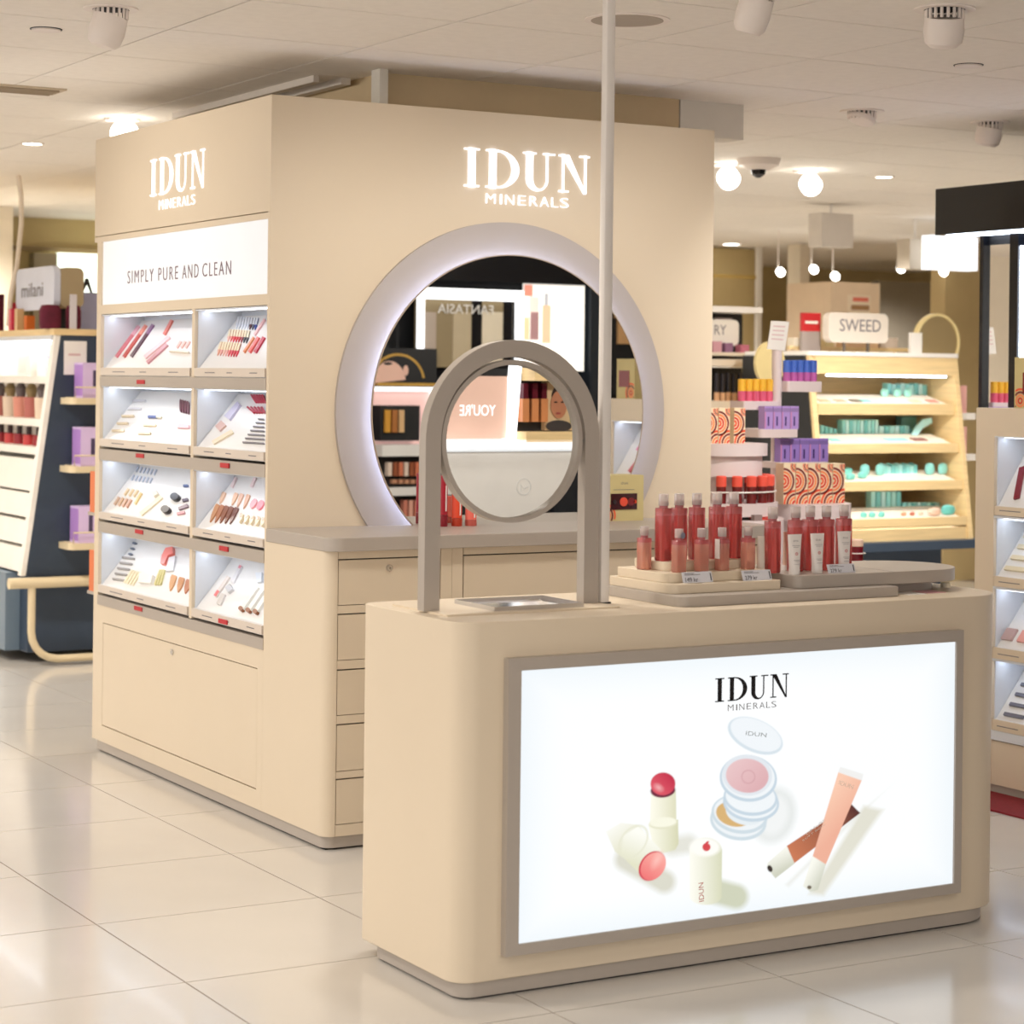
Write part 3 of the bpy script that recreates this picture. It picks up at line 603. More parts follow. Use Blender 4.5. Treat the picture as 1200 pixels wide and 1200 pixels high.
# mirror stand on the counter
AX0, AX1, AY, AZT = 2.352, 2.822, 4.42, 1.46
st = thing('table_mirror', 'arched taupe table mirror with round tilting glass on the counter', 'mirror', ((AX0 + AX1) / 2, AY + .015, CZ))
Ro = (AX1 - AX0) / 2; xm = (AX0 + AX1) / 2; zc = AZT - Ro; tw = .040; dp = .032
outl = [(AX0, CZ + .004)] + [(xm - Ro * math.cos(math.pi * i / 40), zc + Ro * math.sin(math.pi * i / 40)) for i in range(41)] + [(AX1, CZ + .004)]
inl = [(AX0 + tw, CZ + .004)] + [(xm - (Ro - tw) * math.cos(math.pi * i / 40), zc + (Ro - tw) * math.sin(math.pi * i / 40)) for i in range(41)] + [(AX1 - tw, CZ + .004)]
ar = MB()
for (x, z), y in [(p, AY) for p in outl] + [(p, AY) for p in inl] + [(p, AY + dp) for p in outl] + [(p, AY + dp) for p in inl]: ar.v.append((x, y, z))
k = len(outl)
for i in range(k - 1):
    o0, i0, O0, I0 = i, k + i, 2 * k + i, 3 * k + i
    ar.f += [(o0, i0, i0 + 1, o0 + 1), (O0, O0 + 1, I0 + 1, I0), (o0, o0 + 1, O0 + 1, O0), (i0, I0, I0 + 1, i0 + 1)]
for e in (0, k - 1): ar.f.append((e, k + e, 3 * k + e, 2 * k + e))
part('arch_frame', ar, TAUPE, st)
part('base_plate', MB().prism(rr(AX0 + .01, AX1 + .006, 4.33, 4.60, CZ, .005), (0, 0, .004)), CREAM, st)
mc = Vector((2.583, AY + .012, 1.223)); nrm = Vector((0, -1, 0)).normalized()
rgm = part('mirror_rim', MB().disc(mc - nrm * .016, nrm, .190, .030, 64, .179), TAUPE, st)
mgl = part('mirror_glass', MB().disc(mc - nrm * .006, nrm, .1795, .006, 64), MIRROR, st)
for p in mgl.data.polygons: p.use_smooth = False
part('mirror_back', MB().disc(mc - nrm * .015, nrm, .181, .008, 64), TAUPE, st)
for s in (-1, 1): part('pivot', MB().tube([mc + Vector((s * .188, .004, 0)), mc + Vector((s * .202, .004, 0))], .006), CHROME, st)
# steel tray
q = [atZ(*p, CZ + .004) for p in ((543, 709.5), (588, 719), (680, 712), (634, 705))]
q = [Vector((2.500, 4.545, 0)), Vector((2.500, 4.355, 0)), Vector((2.742, 4.355, 0)), Vector((2.742, 4.545, 0))]
ty = thing('steel_tray', 'small polished steel tray lying between the feet of the arched mirror', 'tray', (2.62, 4.45, CZ + .004))
z0 = CZ + .004
part('tray_floor', MB().box(2.515, 2.728, 4.37, 4.53, z0, z0 + .003), CHROME, ty)
def slope(a, b, c_, d_, h=.010): return MB().quadbox([(*a, z0), (*b, z0), (*c_, z0), (*d_, z0), (*a, z0 + h), (*b, z0 + h), (*c_, z0 + .002), (*d_, z0 + .002)])
for A_, B_, C_, D2 in (((2.5, 4.355), (2.742, 4.355), (2.722, 4.375), (2.52, 4.375)), ((2.742, 4.355), (2.742, 4.545), (2.722, 4.525), (2.722, 4.375)), ((2.742, 4.545), (2.5, 4.545), (2.52, 4.525), (2.722, 4.525)), ((2.5, 4.545), (2.5, 4.355), (2.52, 4.375), (2.52, 4.525))):
    part('tray_edge', slope(A_, B_, C_, D2), CHROME, ty)
# power pole from ceiling to counter
px_ = atZ(705.8, 707, CZ); pp = Vector((px_.x, px_.y, 0))
pole = thing('power_pole', 'slim white power pole rising from the counter to the ceiling', 'pole', (pp.x, pp.y, CZ))
part('shaft', MB().lathe([(.0135, 0), (.0135, CEIL - CZ)], (pp.x, pp.y, CZ), 16, sq=4), mat('pole_white', (232, 226, 220), .4), pole)
part('foot', MB().box(pp.x - .014, pp.x + .016, pp.y - .014, pp.y + .014, CZ, CZ + .004), BLACKM, pole)

# risers and bottles
rs = thing('stepped_riser', 'cream stepped riser of stacked slabs carrying pink bottles', 'riser', (3.2, 4.45, CZ))
for x0, x1, y0, y1, z0, z1, m in ((2.962, 3.63, 4.275, 4.63, .832, .857, TAUPE), (2.975, 3.305, 4.335, 4.61, .857, .880, CREAM), (2.988, 3.292, 4.375, 4.595, .880, .903, CREAM), (3.025, 3.275, 4.425, 4.575, .903, .925, CREAM)):
    part('step', MB().prism(rr(x0, x1, y0, y1, z0, (.03, .008, .008, .008)), (0, 0, z1 - z0)), m, rs, bevel=.0015)
pl = thing('round_end_platform', 'taupe platform with a rounded end resting on the lowest riser slab', 'riser', (3.64, 4.48, .857))
part('platform', MB().prism(rr(3.345, 3.94, 4.325, 4.63, .857, (.02, .15, .15, .02), 14), (0, 0, .032)), TAUPE, pl, bevel=.0015)
part('support', MB().prism(rr(3.66, 3.87, 4.37, 4.60, CZ, (.0, .09, .09, .0), 8), (0, 0, .025)), TAUPE, pl)
part('seam', MB().box(3.655, 3.657, 4.335, 4.62, .889, .8892), GREYINK, pl)
PINK = mat('rose_liquid_glass', (218, 98, 96), .12, trans=.6, var=.02); PINKT = mat('rose_clear_glass', (222, 126, 128), .08, trans=.6, var=.02)
PALEP = mat('pale_rose_glass', (222, 120, 104), .12, trans=.5); CLEAR = mat('clear_cap', (244, 234, 230), .12, trans=.55, var=0); NECK = mat('neck_ribbed', (206, 120, 124), .25, trans=.4)
def bottle_meshes(w, h, hc, key):
    r = w / 2; hl = h * .86
    return dict(body=MB().lathe([(r * .9, 0), (r, .003), (r, hl)], seg=24, sq=5).mesh('body'),
                shoulder=MB().lathe([(r, hl + .0003), (r, h - .002), (r * .93, h), (r * .5, h + .001)], seg=24, sq=5).mesh('shoulder'),
                neck=MB().lathe([(r * .62, h + .001), (r * .62, h + .005), (r * .68, h + .006), (r * .62, h + .008), (r * .68, h + .010), (r * .62, h + .012), (r * .66, h + .018), (r * .3, h + .018)], seg=20).mesh('neck'),
                cap=MB().lathe([(r * .70, h + .006), (r * .72, h + .007), (r * .72, h + hc), (r * .6, h + hc + .001)], seg=20).mesh('cap'),
                side_label=MB().box(r, r + .0006, -r * .55, r * .55, h * .35, h * .82).mesh('side_label'))
BIG = bottle_meshes(.0345, .130, .034, 'b'); SML = bottle_meshes(.030, .078, .027, 's')
def bottle(x, y, z, ms, label, group, body, top, lab=True):
    o = thing('serum_bottle', label, 'bottle', (x, y, z), group)
    for k_, m in (('body', body), ('shoulder', top), ('neck', NECK), ('cap', CLEAR)) + ((('side_label', WHITE),) if lab else ()):
        link(k_, ms[k_], m, o)
    return o
def at_front(px, y): d = ray(px, 650); return d.x / d.y * y
for n_, (px, y) in enumerate(((777, 4.475), (795.3, 4.475), (816, 4.475), (839.7, 4.475), (859.3, 4.475))):
    bottle(at_front(px, y), y, .925, BIG, 'tall rose glass bottle on the top riser step, %s from the power pole' % ORD[n_], 'tall bottles on the stepped riser', PINK, PINKT, px in (816,))
bottle(at_front(754.8, 4.50), 4.50, .903, SML, 'small pale bottle half hidden behind the first tall bottle on the riser', None, mat('palest_rose_glass', (236, 170, 150), .12, trans=.6), PINKT, False)
for px, nm in ((795.5, 'with a grey round sticker on its cap'), (822, 'behind the nearer price card of the riser'), (846, 'with a white peeling label on its side')):
    o = bottle(at_front(px, 4.398), 4.398, .903, SML, 'small rose bottle ' + nm, None, PALEP if px < 830 else PINK, PINKT, False)
    if px == 795.5: link('sticker', MB().disc((.004, -.0112, .090), (.3, -1, 0), .008, .0006, 20).mesh('sticker'), col((120, 122, 140)), o)
    if px == 846: link('peeling_label', MB().box(-.017, -.0155, -.012, .006, .03, .078).mesh('peeling_label'), WHITE, o)
bottle(at_front(876.4, 4.405), 4.405, .903, SML, 'small amber-rose bottle at the right-hand end of the riser step, beside the slim tube', None, mat('amber_rose_glass', (206, 112, 84), .12, trans=.5), PINKT, False)
for n_, (px, y) in enumerate(((905, 4.43), (932, 4.44), (949, 4.45), (968, 4.44), (988.5, 4.45))):
    bottle(at_front(px, y), y, .889, BIG, 'tall rose glass bottle on the taupe platform, %s from the stepped riser' % ORD[n_], 'tall bottles on the taupe platform', PINK, PINKT, px == 905)
def tube_thing(px, y, z, h, w0, w1, m, capm, label, group=None, print_=True, name='cream_tube'):
    x = at_front(px, y); o = thing(name, label, 'tube', (x, y, z), group)
    o.rotation_euler = (0, 0, -.12)
    hc = h * .14
    link('cap', MB().lathe([(w0 * .48, 0), (w0 * .5, .001), (w0 * .5, hc)], seg=20).mesh('cap'), capm, o)
    mb = MB(); k_ = 20; n = 6
    for j in range(n):
        t = j / (n - 1); zz_ = hc + (h - hc) * t; a_ = (w0 * .48) * (1 - t) + w1 * .5 * t; b_ = (w0 * .48) * (1 - t) ** .8 + .0015 * t
        for i in range(k_): q_ = 2 * math.pi * i / k_; mb.v.append((a_ * math.cos(q_), b_ * math.sin(q_), zz_))
    for j in range(n - 1):
        for i in range(k_): i2 = (i + 1) % k_; mb.f.append((j * k_ + i, j * k_ + i2, (j + 1) * k_ + i2, (j + 1) * k_ + i))
    mb.f.append(tuple(range(k_))[::-1]); mb.f.append(tuple((n - 1) * k_ + i for i in range(k_)))
    link('tube_body', mb.mesh('tube_body'), m, o); OFF[o.name] = Vector((0, 0, 0))
    if print_:
        f_ = lambda z_: -((w0 * .48) * (1 - (z_ - hc) / (h - hc)) ** .8 + .0024)
        for s_, z_, ww, hh in (('IDUN', h * .82, .014, .004),):
            lettering('print_text', s_, (-ww / 2, f_(z_), z_), (1, 0, 0), (0, 0, 1), ww, hh, 0, GREYINK, o)
        for z_, ww in ((h * .72, .022), (h * .68, .016), (h * .36, .02), (h * .33, .014), (h * .26, .018)):
            link('print_line', MB().box(-ww / 2, ww / 2, f_(z_) - .0002, f_(z_), z_, z_ + .0012).mesh('print_line'), mat('pale_grey_ink', (176, 170, 172), .6), o)
        z_ = h * .52; link('print_mark', MB().disc((0, f_(z_), z_), (0, -1, 0), .004, .0002, 16, .002).mesh('print_mark'), mat('rose_ink', (206, 130, 130), .5), o)
    return o
TW = mat('tube_white', (238, 232, 228), .35, var=.01)
for n_, (px, y, h) in enumerate(((931, 4.365, .100), (957.5, 4.372, .100), (989, 4.385, .102))):
    tube_thing(px, y, .889, h, .028, .041, TW, TW, 'white cream tube on the taupe platform, %s from the stepped riser' % ORD[n_], 'white tubes on the taupe platform')
tube_thing(891.5, 4.425, .880, .102, .022, .020, mat('tube_offwhite', (232, 222, 210), .35), TW, 'slim off-white tube with dark side lettering between riser and platform', print_=False)
tube_thing(922, 4.47, .889, .098, .022, .022, mat('tube_beige', (214, 180, 160), .35), TW, 'slim beige tube half hidden behind the white tubes', print_=False)
def price_card(px0, py0, px1, py1, y, text, label):
    a, b = atY(px0, py1, y), atY(px1, py0, y); x0, x1, z0, z1 = a.x, b.x, a.z, b.z
    o = thing('price_card', label, 'price tag', ((x0 + x1) / 2, y, z0)); c0 = Vector(((x0 + x1) / 2, y, z0))
    lean = Vector((0, .35, 1)).normalized() * (z1 - z0)
    part('card', MB().prism([(x0, y, z0), (x1, y, z0), Vector((x1, y, z0)) + lean, Vector((x0, y, z0)) + lean], Vector((0, .0015, 0))), mat('card_white', (226, 226, 234), .3), o)
    v = lean.normalized(); e = Vector((0, -.0006, 0)); w_ = x1 - x0; h_ = z1 - z0
    lettering('price', text, Vector((x0 + w_ * .08, y, z0)) + v * h_ * .1 + e, (1, 0, 0), v, w_ * .42, h_ * .4, 0, INK, o)
    for k_ in (.72, .84): part('text_line', MB().prism([Vector((x0 + w_ * .08, y, z0)) + v * h_ * k_ + e, Vector((x0 + w_ * (.6 if k_ < .8 else .4), y, z0)) + v * h_ * k_ + e, Vector((x0 + w_ * (.6 if k_ < .8 else .4), y, z0)) + v * h_ * (k_ + .05) + e, Vector((x0 + w_ * .08, y, z0)) + v * h_ * (k_ + .05) + e], (0, .0003, 0)), GREYINK, o)
    part('edge_mark', MB().prism([Vector((x0 + w_ * .93, y, z0)) + v * h_ * .15 + e, Vector((x0 + w_ * .96, y, z0)) + v * h_ * .15 + e, Vector((x0 + w_ * .96, y, z0)) + v * h_ * .85 + e, Vector((x0 + w_ * .93, y, z0)) + v * h_ * .85 + e], (0, .0003, 0)), INK, o)
price_card(801, 669, 836, 683.5, 4.352, '149 kr', 'white price card reading 149 kr before the stickered small bottle')
price_card(871, 667, 905, 681, 4.352, '279 kr', 'white price card reading 279 kr beside the slim off-white tube')
price_card(971, 660, 1003, 672, 4.35, '279 kr', 'white price card reading 279 kr leaning against the end white tube')
for px, py, c_, nm in ((1075, 697, (240, 236, 230), 'white'), (1098, 695, (226, 170, 180), 'pink')):
    p = atZ(px, py, CZ); solo('paper_slip', MB().box(p.x - .03, p.x + .03, p.y, p.y + .06, CZ, CZ + .0015), col(c_), nm + ' paper slip lying under the round end of the platform', 'paper')
p = atZ(1123, 690, CZ); solo('tea_light', MB().lathe([(.012, 0), (.013, .012), (.010, .013)], (p.x, p.y + .05, CZ), 16), col((246, 236, 214)), 'small cream pot at the counter end beyond the platform', 'pot')

# things on the drawer worktop
ZW = .905
for px0, px1, pyt, y, c_, nm in ((513, 524, 557, 6.022, (166, 26, 46), 'dark red'), (528.5, 541, 574, 6.022, (230, 76, 44), 'orange red'), (544.5, 558, 584, 6.022, (242, 116, 100), 'coral')):
    a = atZ((px0 + px1) / 2, 616, ZW); a = Vector((at_front((px0 + px1) / 2, y), y, ZW)); wd = (px1 - px0) / 2567 * 6.9
    o = thing('hair_care_tube', nm + ' tube standing on the worktop before the round mirror', 'tube', a)
    h = atY((px0 + px1) / 2, pyt, y).z - ZW
    part('cap', MB().lathe([(wd * .5, 0), (wd * .52, .002), (wd * .52, h * .22)], a, 20), col(tuple(int(v * .8) for v in c_), .3), o)
    part('tube_body', MB().lathe([(wd * .52, h * .225), (wd * .52, h * .8), (wd * .5, h)], a, 20, sy=.7), col(c_, .3), o)
    part('print_text', MB().box(a.x + wd * .1, a.x + wd * .22, a.y - wd * .40, a.y - wd * .37, ZW + h * .3, ZW + h * .8), WHITE, o)
ARCS = [(226, 74, 40), (240, 214, 186), (190, 44, 40), (244, 196, 160), (232, 96, 56)]
def arcs_print(parent, c, u, v, n, w, h, spots, off=None):
    """printed concentric arcs, clipped to a w x h face; c = lower left corner"""
    OFF.setdefault(parent.name, Vector((0, 0, 0)))
    for (fx, fy, R, k0) in spots:
        for q_ in range(4):
            r1, r0 = R * (1 - q_ * .24), R * (1 - q_ * .24 - .155); mb = MB(); seg = 40; runs = []
            st_ = int(round(seg * (.5 if fx > .5 else 0)))
            for i in list(range(seg)) + [None]:
                ok = False
                if i is not None:
                    a0, a1 = 2 * math.pi * (i + st_ - 10) / seg, 2 * math.pi * (i + st_ - 9) / seg
                    pts = [(fx * w + r * w * math.cos(a), fy * h + r * w * math.sin(a)) for r, a in ((r1, a0), (r1, a1), (max(r0, 0), a1), (max(r0, 0), a0))]
                    ok = all(-1e-5 <= p[0] <= w + 1e-5 and -1e-5 <= p[1] <= h + 1e-5 for p in pts)
                if ok: mb.prism([c + u * p[0] + v * p[1] for p in pts], n * .0005)
                elif mb.v: runs.append(mb); mb = MB()
            for mb in runs: part('printed_arc', mb, col(((234, 86, 50), (118, 36, 44), (240, 140, 90), (214, 58, 44))[(q_ + k0) % 4], .5), parent)
YX = 6.045; bx = atY(709.5, 608, YX); b2 = atY(753.8, 608, YX); bt = atY(730, 557, YX)
bw, bh = b2.x - bx.x, bt.z - ZW
gb = thing('gift_box', 'olive gift box with a cut-out window standing at the end of the worktop', 'box', (bx.x + bw / 2, YX + .02, ZW))
c0 = Vector((bx.x, YX, ZW))
OLB = mat('olive_card', (206, 190, 136), .6)
part('carton', MB().box(c0.x, c0.x + bw, YX, YX + .045, ZW, ZW + bh), OLB, gb)
wn = part('window', MB().box(c0.x + bw * .13, c0.x + bw * .82, YX - .0025, YX + .001, ZW + bh * .25, ZW + bh * .6), col((60, 18, 22), .15), gb)
for fx, R, c_ in ((.22, .05, (44, 30, 34)), (.46, .10, (232, 84, 60)), (.66, .09, (120, 30, 36)), (.76, .04, (230, 80, 50))):
    part('jar', MB().disc((c0.x + bw * fx, YX - .0025, ZW + bh * .42), (0, -1, 0), bw * R, .003, 20), col(c_, .3), wn)
arcs_print(gb, Vector((c0.x, YX, ZW)), Vector((1, 0, 0)), Vector((0, 0, 1)), Vector((0, -1, 0)), bw, bh, [(.0, .12, .27, 0)])
lettering('brand_print', 'IDUN', (c0.x + bw * .4, YX - .0004, ZW + bh * .8), (1, 0, 0), (0, 0, 1), bw * .18, bh * .05, 0, GREYINK, gb)
part('print_line', MB().box(c0.x + bw * .2, c0.x + bw * .75, YX - .0006, YX, ZW + bh * .68, ZW + bh * .69), GREYINK, gb)

# ================================================================== cream shelf unit at the right
XU, UY0, UY1, UZ = 5.10, 4.25, 5.62, 1.289
ru = thing('low_shelf_unit', 'low cream display with sloping lit shelves beyond the counter end', 'display stand', (XU + .25, 4.9, 0))
part('carcass', MB().box(XU + .19, XU + .5, UY0, UY1, .03, UZ), CREAM, ru)
part('rail', MB().box(XU, XU + .19, UY0, UY1, 1.195, UZ), CREAM, ru)
part('stile', MB().box(XU, XU + .19, 5.53, UY1, .03, 1.195), CREAM, ru)
part('stile', MB().box(XU, XU + .19, UY0, UY0 + .05, .03, 1.195), CREAM, ru)
part('divider', MB().box(XU + .001, XU + .185, 4.88, 4.90, .19, 1.195), CREAM, ru)
ZR = [(1.195, .962, .930), (.922, .728, .692), (.685, .490, .451), (.444, .249, .211)]
part('ledge', MB().box(XU - .004, XU + .19, UY0 + .05, 5.53, .180, .211), BAYW, ru)
part('lower_panel', MB().box(XU + .002, XU + .19, UY0 + .05, 5.53, .03, .176), CREAM, ru)
part('base_plinth', MB().box(XU + .012, XU + .5, UY0 + .02, UY1 - .02, .0, .03), TAUPE, ru)
for i, (zt, zs, zb) in enumerate(ZR):
    for y0, y1 in ((4.90, 5.53), (UY0 + .05, 4.88)):
        part('bay_back', MB().box(XU + .17, XU + .189, y0, y1, zb, zt), BAYW, ru)
        part('bay_side', MB().box(XU + .012, XU + .17, y1 - .004, y1, zb, zt), BAYW, ru)
        part('bay_side', MB().box(XU + .012, XU + .17, y0, y0 + .004, zb, zt), BAYW, ru)
        part('bay_top', MB().box(XU, XU + .17, y0, y1, zt - .004 if i == 0 else zt - .001, zt if i == 0 else zt + .007), BAYW, ru)
        part('led_strip', MB().box(XU + .035, XU + .05, y0 + .012, y1 - .012, zt - .0065, zt - .0045), LED, ru)
        tr = part('display_tray', MB().prism([(XU + .004, y0 + .006, zb), (XU + .004, y0 + .006, zs), (XU + .016, y0 + .006, zs), (XU + .155, y0 + .006, zt - .02), (XU + .165, y0 + .006, zt - .02), (XU + .165, y0 + .006, zb)], (0, y1 - y0 - .012, 0)), mat('tray_white', (230, 228, 226), .35, var=.01), ru)
        part('price_strip', MB().box(XU - .003, XU + .004, y0 + .006, y1 - .006, zb + .001, zs - .001), CREAM, tr)
        part('price_text', MB().box(XU - .0034, XU - .003, y1 - .13, y1 - .03, zb + .016, zb + .019), GREYINK, tr)
        TRAYS[('u', i, y0)] = (Vector((XU + .016, y0, zs)), Vector((-(zt - .02 - zs), 0, .139)).normalized())
def uitem(i, y0, fy, fs, L, Wd, rgb, name, look, t=.008, ang=0, group=None):
    zt, zs, zb = ZR[i]; p0, n = TRAYS[('u', i, y0)]; sl = Vector((.139, 0, zt - .02 - zs)).normalized(); e = Vector((0, 1, 0))
    c = p0 + e * fy + sl * fs; a = sl * math.cos(ang) + e * math.sin(ang); b = a.cross(n)
    solo(name, MB().prism([c + a * L / 2 + b * Wd / 2, c - a * L / 2 + b * Wd / 2, c - a * L / 2 - b * Wd / 2, c + a * L / 2 - b * Wd / 2], n * t), col(rgb, .35), look, 'cosmetic tester', group)
RW = ['top', 'second', 'third', 'lowest']
for q_, (rgb, nm) in enumerate((((130, 30, 44), 'maroon'), ((190, 60, 60), 'brick'), ((220, 140, 140), 'rose'), ((90, 30, 50), 'plum'))):
    uitem(0, 4.90, .575 - q_ * .11, .09, .13, .022, rgb, 'lip_gloss', nm + ' gloss wand on the top tray of the low cream display, rear bay', ang=.35)
for q_ in range(4): uitem(1, 4.90, .555, .03 + q_ * .045, .016, .10, (226, 214, 184), 'brow_pencil', 'cream pencil lying across the second tray of the low cream display', group='cream pencils on the low display')
for q_ in range(3): uitem(2, 4.90, .595 - q_ * .075, .05, .045, .05, [(190, 160, 156), (226, 160, 150), (214, 130, 130)][q_], 'blusher', ['taupe', 'peach', 'rose'][q_] + ' blusher pan on the third tray of the low cream display')
for q_ in range(2): uitem(2, 4.90, .56 - q_ * .1, .15, .03, .04, [(150, 130, 150), (206, 180, 170)][q_], 'eye_shadow', ['mauve', 'nude'][q_] + ' eye shadow pan on the third tray of the low cream display')
for q_ in range(5): uitem(3, 4.90, .55, .02 + q_ * .04, .012, .09, (110, 110, 124), 'mascara', 'slate mascara lying across the lowest tray of the low cream display', group='mascaras on the low display')
for q_, (rgb, nm) in enumerate((((232, 130, 170), 'hot pink'), ((240, 160, 190), 'candy pink'), ((226, 120, 130), 'salmon'))):
    uitem(0, UY0 + .05, .10 + q_ * .11, .17, .10, .03, rgb, 'lip_gloss', nm + ' gloss on the top tray of the low cream display, near bay', ang=.3)
for q_, (rgb, nm) in enumerate((((206, 110, 120), 'dusky rose'), ((60, 44, 50), 'black'), ((236, 150, 130), 'apricot'))):
    uitem(0, UY0 + .05, .12 + q_ * .11, .06, .09, .02, rgb, 'lip_pencil', nm + ' pencil on the top tray of the low cream display, near bay', ang=.3)
for y, nm in ((5.40, 'rear'), (4.36, 'near')):
    o = thing('window_carton', 'olive carton with red window on top of the low cream display, %s end' % nm, 'box', (XU + .06, y, UZ))
    part('carton', MB().box(XU + .03, XU + .08, y - .07, y + .07, UZ, UZ + .17), OLB, o)
    part('window', MB().box(XU + .028, XU + .0305, y - .05, y + .03, UZ + .05, UZ + .12), col((130, 40, 34), .2), o)
    arcs_print(o, Vector((XU + .03, y + .07, UZ)), Vector((0, -1, 0)), Vector((0, 0, 1)), Vector((-1, 0, 0)), .14, .17, [(.2, .15, .3, 0)])
solo('floor_mat', MB().box(XU - .22, XU + .0, UY0 - .4, 5.6, 0, .006), mat('red_carpet', (128, 24, 34), .9, var=.1, scale=60), 'dark red mat on the floor before the low cream display', 'mat')

# ================================================================== black make-up towers behind it
XB = 5.78
bt_ = thing('black_tower', 'tall black make-up tower with a lit canopy and mirror panel', 'display stand', (XB + .3, 6.3, 0))
p = atX(1101, 222, XB); yb1 = p.y; zf1, zf0 = p.z, atX(1101, 276, XB).z
part('canopy', MB().box(XB - .02, XB + .5, 4.9, yb1, zf0, zf1), BLACK, bt_)
part('canopy_light', MB().box(XB - .018, XB + .02, 4.92, yb1 - .06, zf0 - .012, zf0 - .001), LED, bt_)
yc = atX(1146, 500, XB).y
part('tower_back', MB().box(XB + .03, XB + .5, 4.9, yc, 0, zf0), BLACKM, bt_)
y1_, y0_ = atX(1151, 400, XB).y, atX(1182, 400, XB).y
part('post', MB().box(XB, XB + .05, y1_, yc, 0, zf0 - .01), BLACK, bt_)
part('mirror_panel', MB().box(XB + .018, XB + .03, y0_, y1_, .9, zf0 - .05), MIRROR, bt_)
y2_ = atX(1192, 400, XB).y
part('post', MB().box(XB, XB + .05, y2_, y0_, 0, zf0 - .01), BLACK, bt_)
part('light_frame', MB().box(XB + .01, XB + .03, y2_ - .02, y2_, .9, zf0 - .06).box(XB + .01, XB + .03, y2_ - .8, y2_ - .02, zf0 - .09, zf0 - .06), LED, bt_)
pp_ = part('poster', MB().box(XB + .012, XB + .03, y2_ - .8, y2_ - .03, 1.3, zf0 - .1), col((214, 84, 96), .4), bt_)
part('poster_figure', MB().box(XB + .011, XB + .012, y2_ - .5, y2_ - .035, 1.62, zf0 - .12), col((200, 170, 140), .4), pp_)
for q_ in range(2):
    yy = atX(1158 + 16 * q_, 465, XB).y; zz_ = atX(1160, 465, XB).z
solo('portrait_card', MB().box(5.50, 5.51, 5.15, 5.60, UZ, UZ + .13), col((214, 206, 206), .5), 'pale counter card with two printed portraits standing behind the low cream display', 'card')
pc = bpy.data.objects['portrait_card']
for yy in (5.48, 5.27):
    part('printed_hair', MB().prism([(5.4995, yy + .045 * math.cos(a), UZ + .06 + .055 * math.sin(a)) for a in [i * .42 for i in range(15)]], (-.0004, 0, 0)), col((60, 36, 30), .6), pc)
    part('printed_face', MB().prism([(5.4990, yy - .006 + .026 * math.cos(a), UZ + .055 + .038 * math.sin(a)) for a in [i * .42 for i in range(15)]], (-.0004, 0, 0)), col((206, 150, 124), .6), pc)

# ================================================================== make-up wall facing the mirrors (right of the camera)
YFX = 1.60
big = lambda x, y: atY(x, y, 2 * YM - YFX)
sml = lambda x, y: atY(x, y, 2 * (mc.y) - YFX)
mw = thing('makeup_wall', 'long black make-up wall with lit frames, pink panels and white cabinets facing the round mirror', 'display stand', (5.6, YFX - .2, 0))
part('back_board', MB().box(3.5, 8.2, YFX - .30, YFX - .2, -.002, 2.12), BLACKM, mw)
def wbox(f, x0, y0, x1, y1, m, name, parent=mw, d0=.0, d1=.2):
    a, b = f(x0, y1), f(x1, y0); return part(name, MB().box(a.x, b.x, YFX - d1, YFX + d0, max(a.z, .0), b.z), m, parent)
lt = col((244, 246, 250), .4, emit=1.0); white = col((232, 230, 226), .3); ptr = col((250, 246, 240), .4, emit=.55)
wbox(big, 436, 286, 760, 326, BLACK, 'fascia', d0=.06)
for x0, y0, x1, y1 in ((486, 341, 611, 350), (486, 350, 495, 430), (601, 350, 611, 430)): wbox(big, x0, y0, x1, y1, lt, 'light_frame', d0=.03, d1=-.015)
wbox(big, 495, 350, 601, 430, col((150, 134, 104), .25), 'frame_glass', d1=.1)
for x0, x1, c_ in ((497, 511, (176, 160, 146)), (530, 552, (186, 170, 140)), (564, 589, (226, 214, 190))): wbox(big, x0, 366, x1, 428, col(c_, .5), 'frame_panel', d0=.004, d1=.05)
for x0, x1 in ((552, 564), (589, 600)): wbox(big, x0, 350, x1, 430, BLACK, 'frame_bar', d0=.008, d1=.05)
a, b = big(512, 367), big(577, 358)
lettering('brand_text', 'FANTASIA', (b.x, YFX + .009, a.z), (-1, 0, 0), (0, 0, 1), b.x - a.x, b.z - a.z, .002, WHITE, mw)
po = wbox(big, 611, 335, 683, 434, ptr, 'lit_poster', d0=.02, d1=-.005)
for x0, y0, x1, y1, c_ in ((612, 330 + 4, 622, 347, (236, 150, 130)), (619, 366, 629, 398, (170, 130, 130)), (618, 348, 629, 366, (246, 232, 222)), (633, 358, 643, 402, (240, 206, 170)), (636, 344, 640, 358, (190, 190, 196)), (611, 372, 618, 398, (240, 214, 170))):
    wbox(big, x0, y0, x1, y1, col(c_, .4, emit=.35), 'poster_print', po, d0=.022, d1=-.02)
wbox(big, 684, 335, 698, 620, col((40, 46, 54), .3), 'dark_pillar', d0=.05)
fs = wbox(big, 436, 409, 506, 453, BLACKM, 'portrait_sign', d0=.06)
def oval_w(f, cx, cy, rx, ry, m, name, parent, d, a0=0, a1=2 * math.pi):
    P_ = [f(cx + rx * math.cos(a0 + (a1 - a0) * i / 20), cy + ry * math.sin(a0 + (a1 - a0) * i / 20)) for i in range(20)]
    return part(name, MB().prism([(p.x, YFX + d, p.z) for p in P_], (0, .002, 0)), m, parent)
gold = col((190, 150, 70), .3); skin = col((226, 184, 166), .5)
oval_w(big, 460, 448, 32, 34, gold, 'gold_arch', fs, .06, math.pi, 2 * math.pi); oval_w(big, 460, 448, 29, 31, BLACKM, 'arch_field', fs, .0625, math.pi, 2 * math.pi)
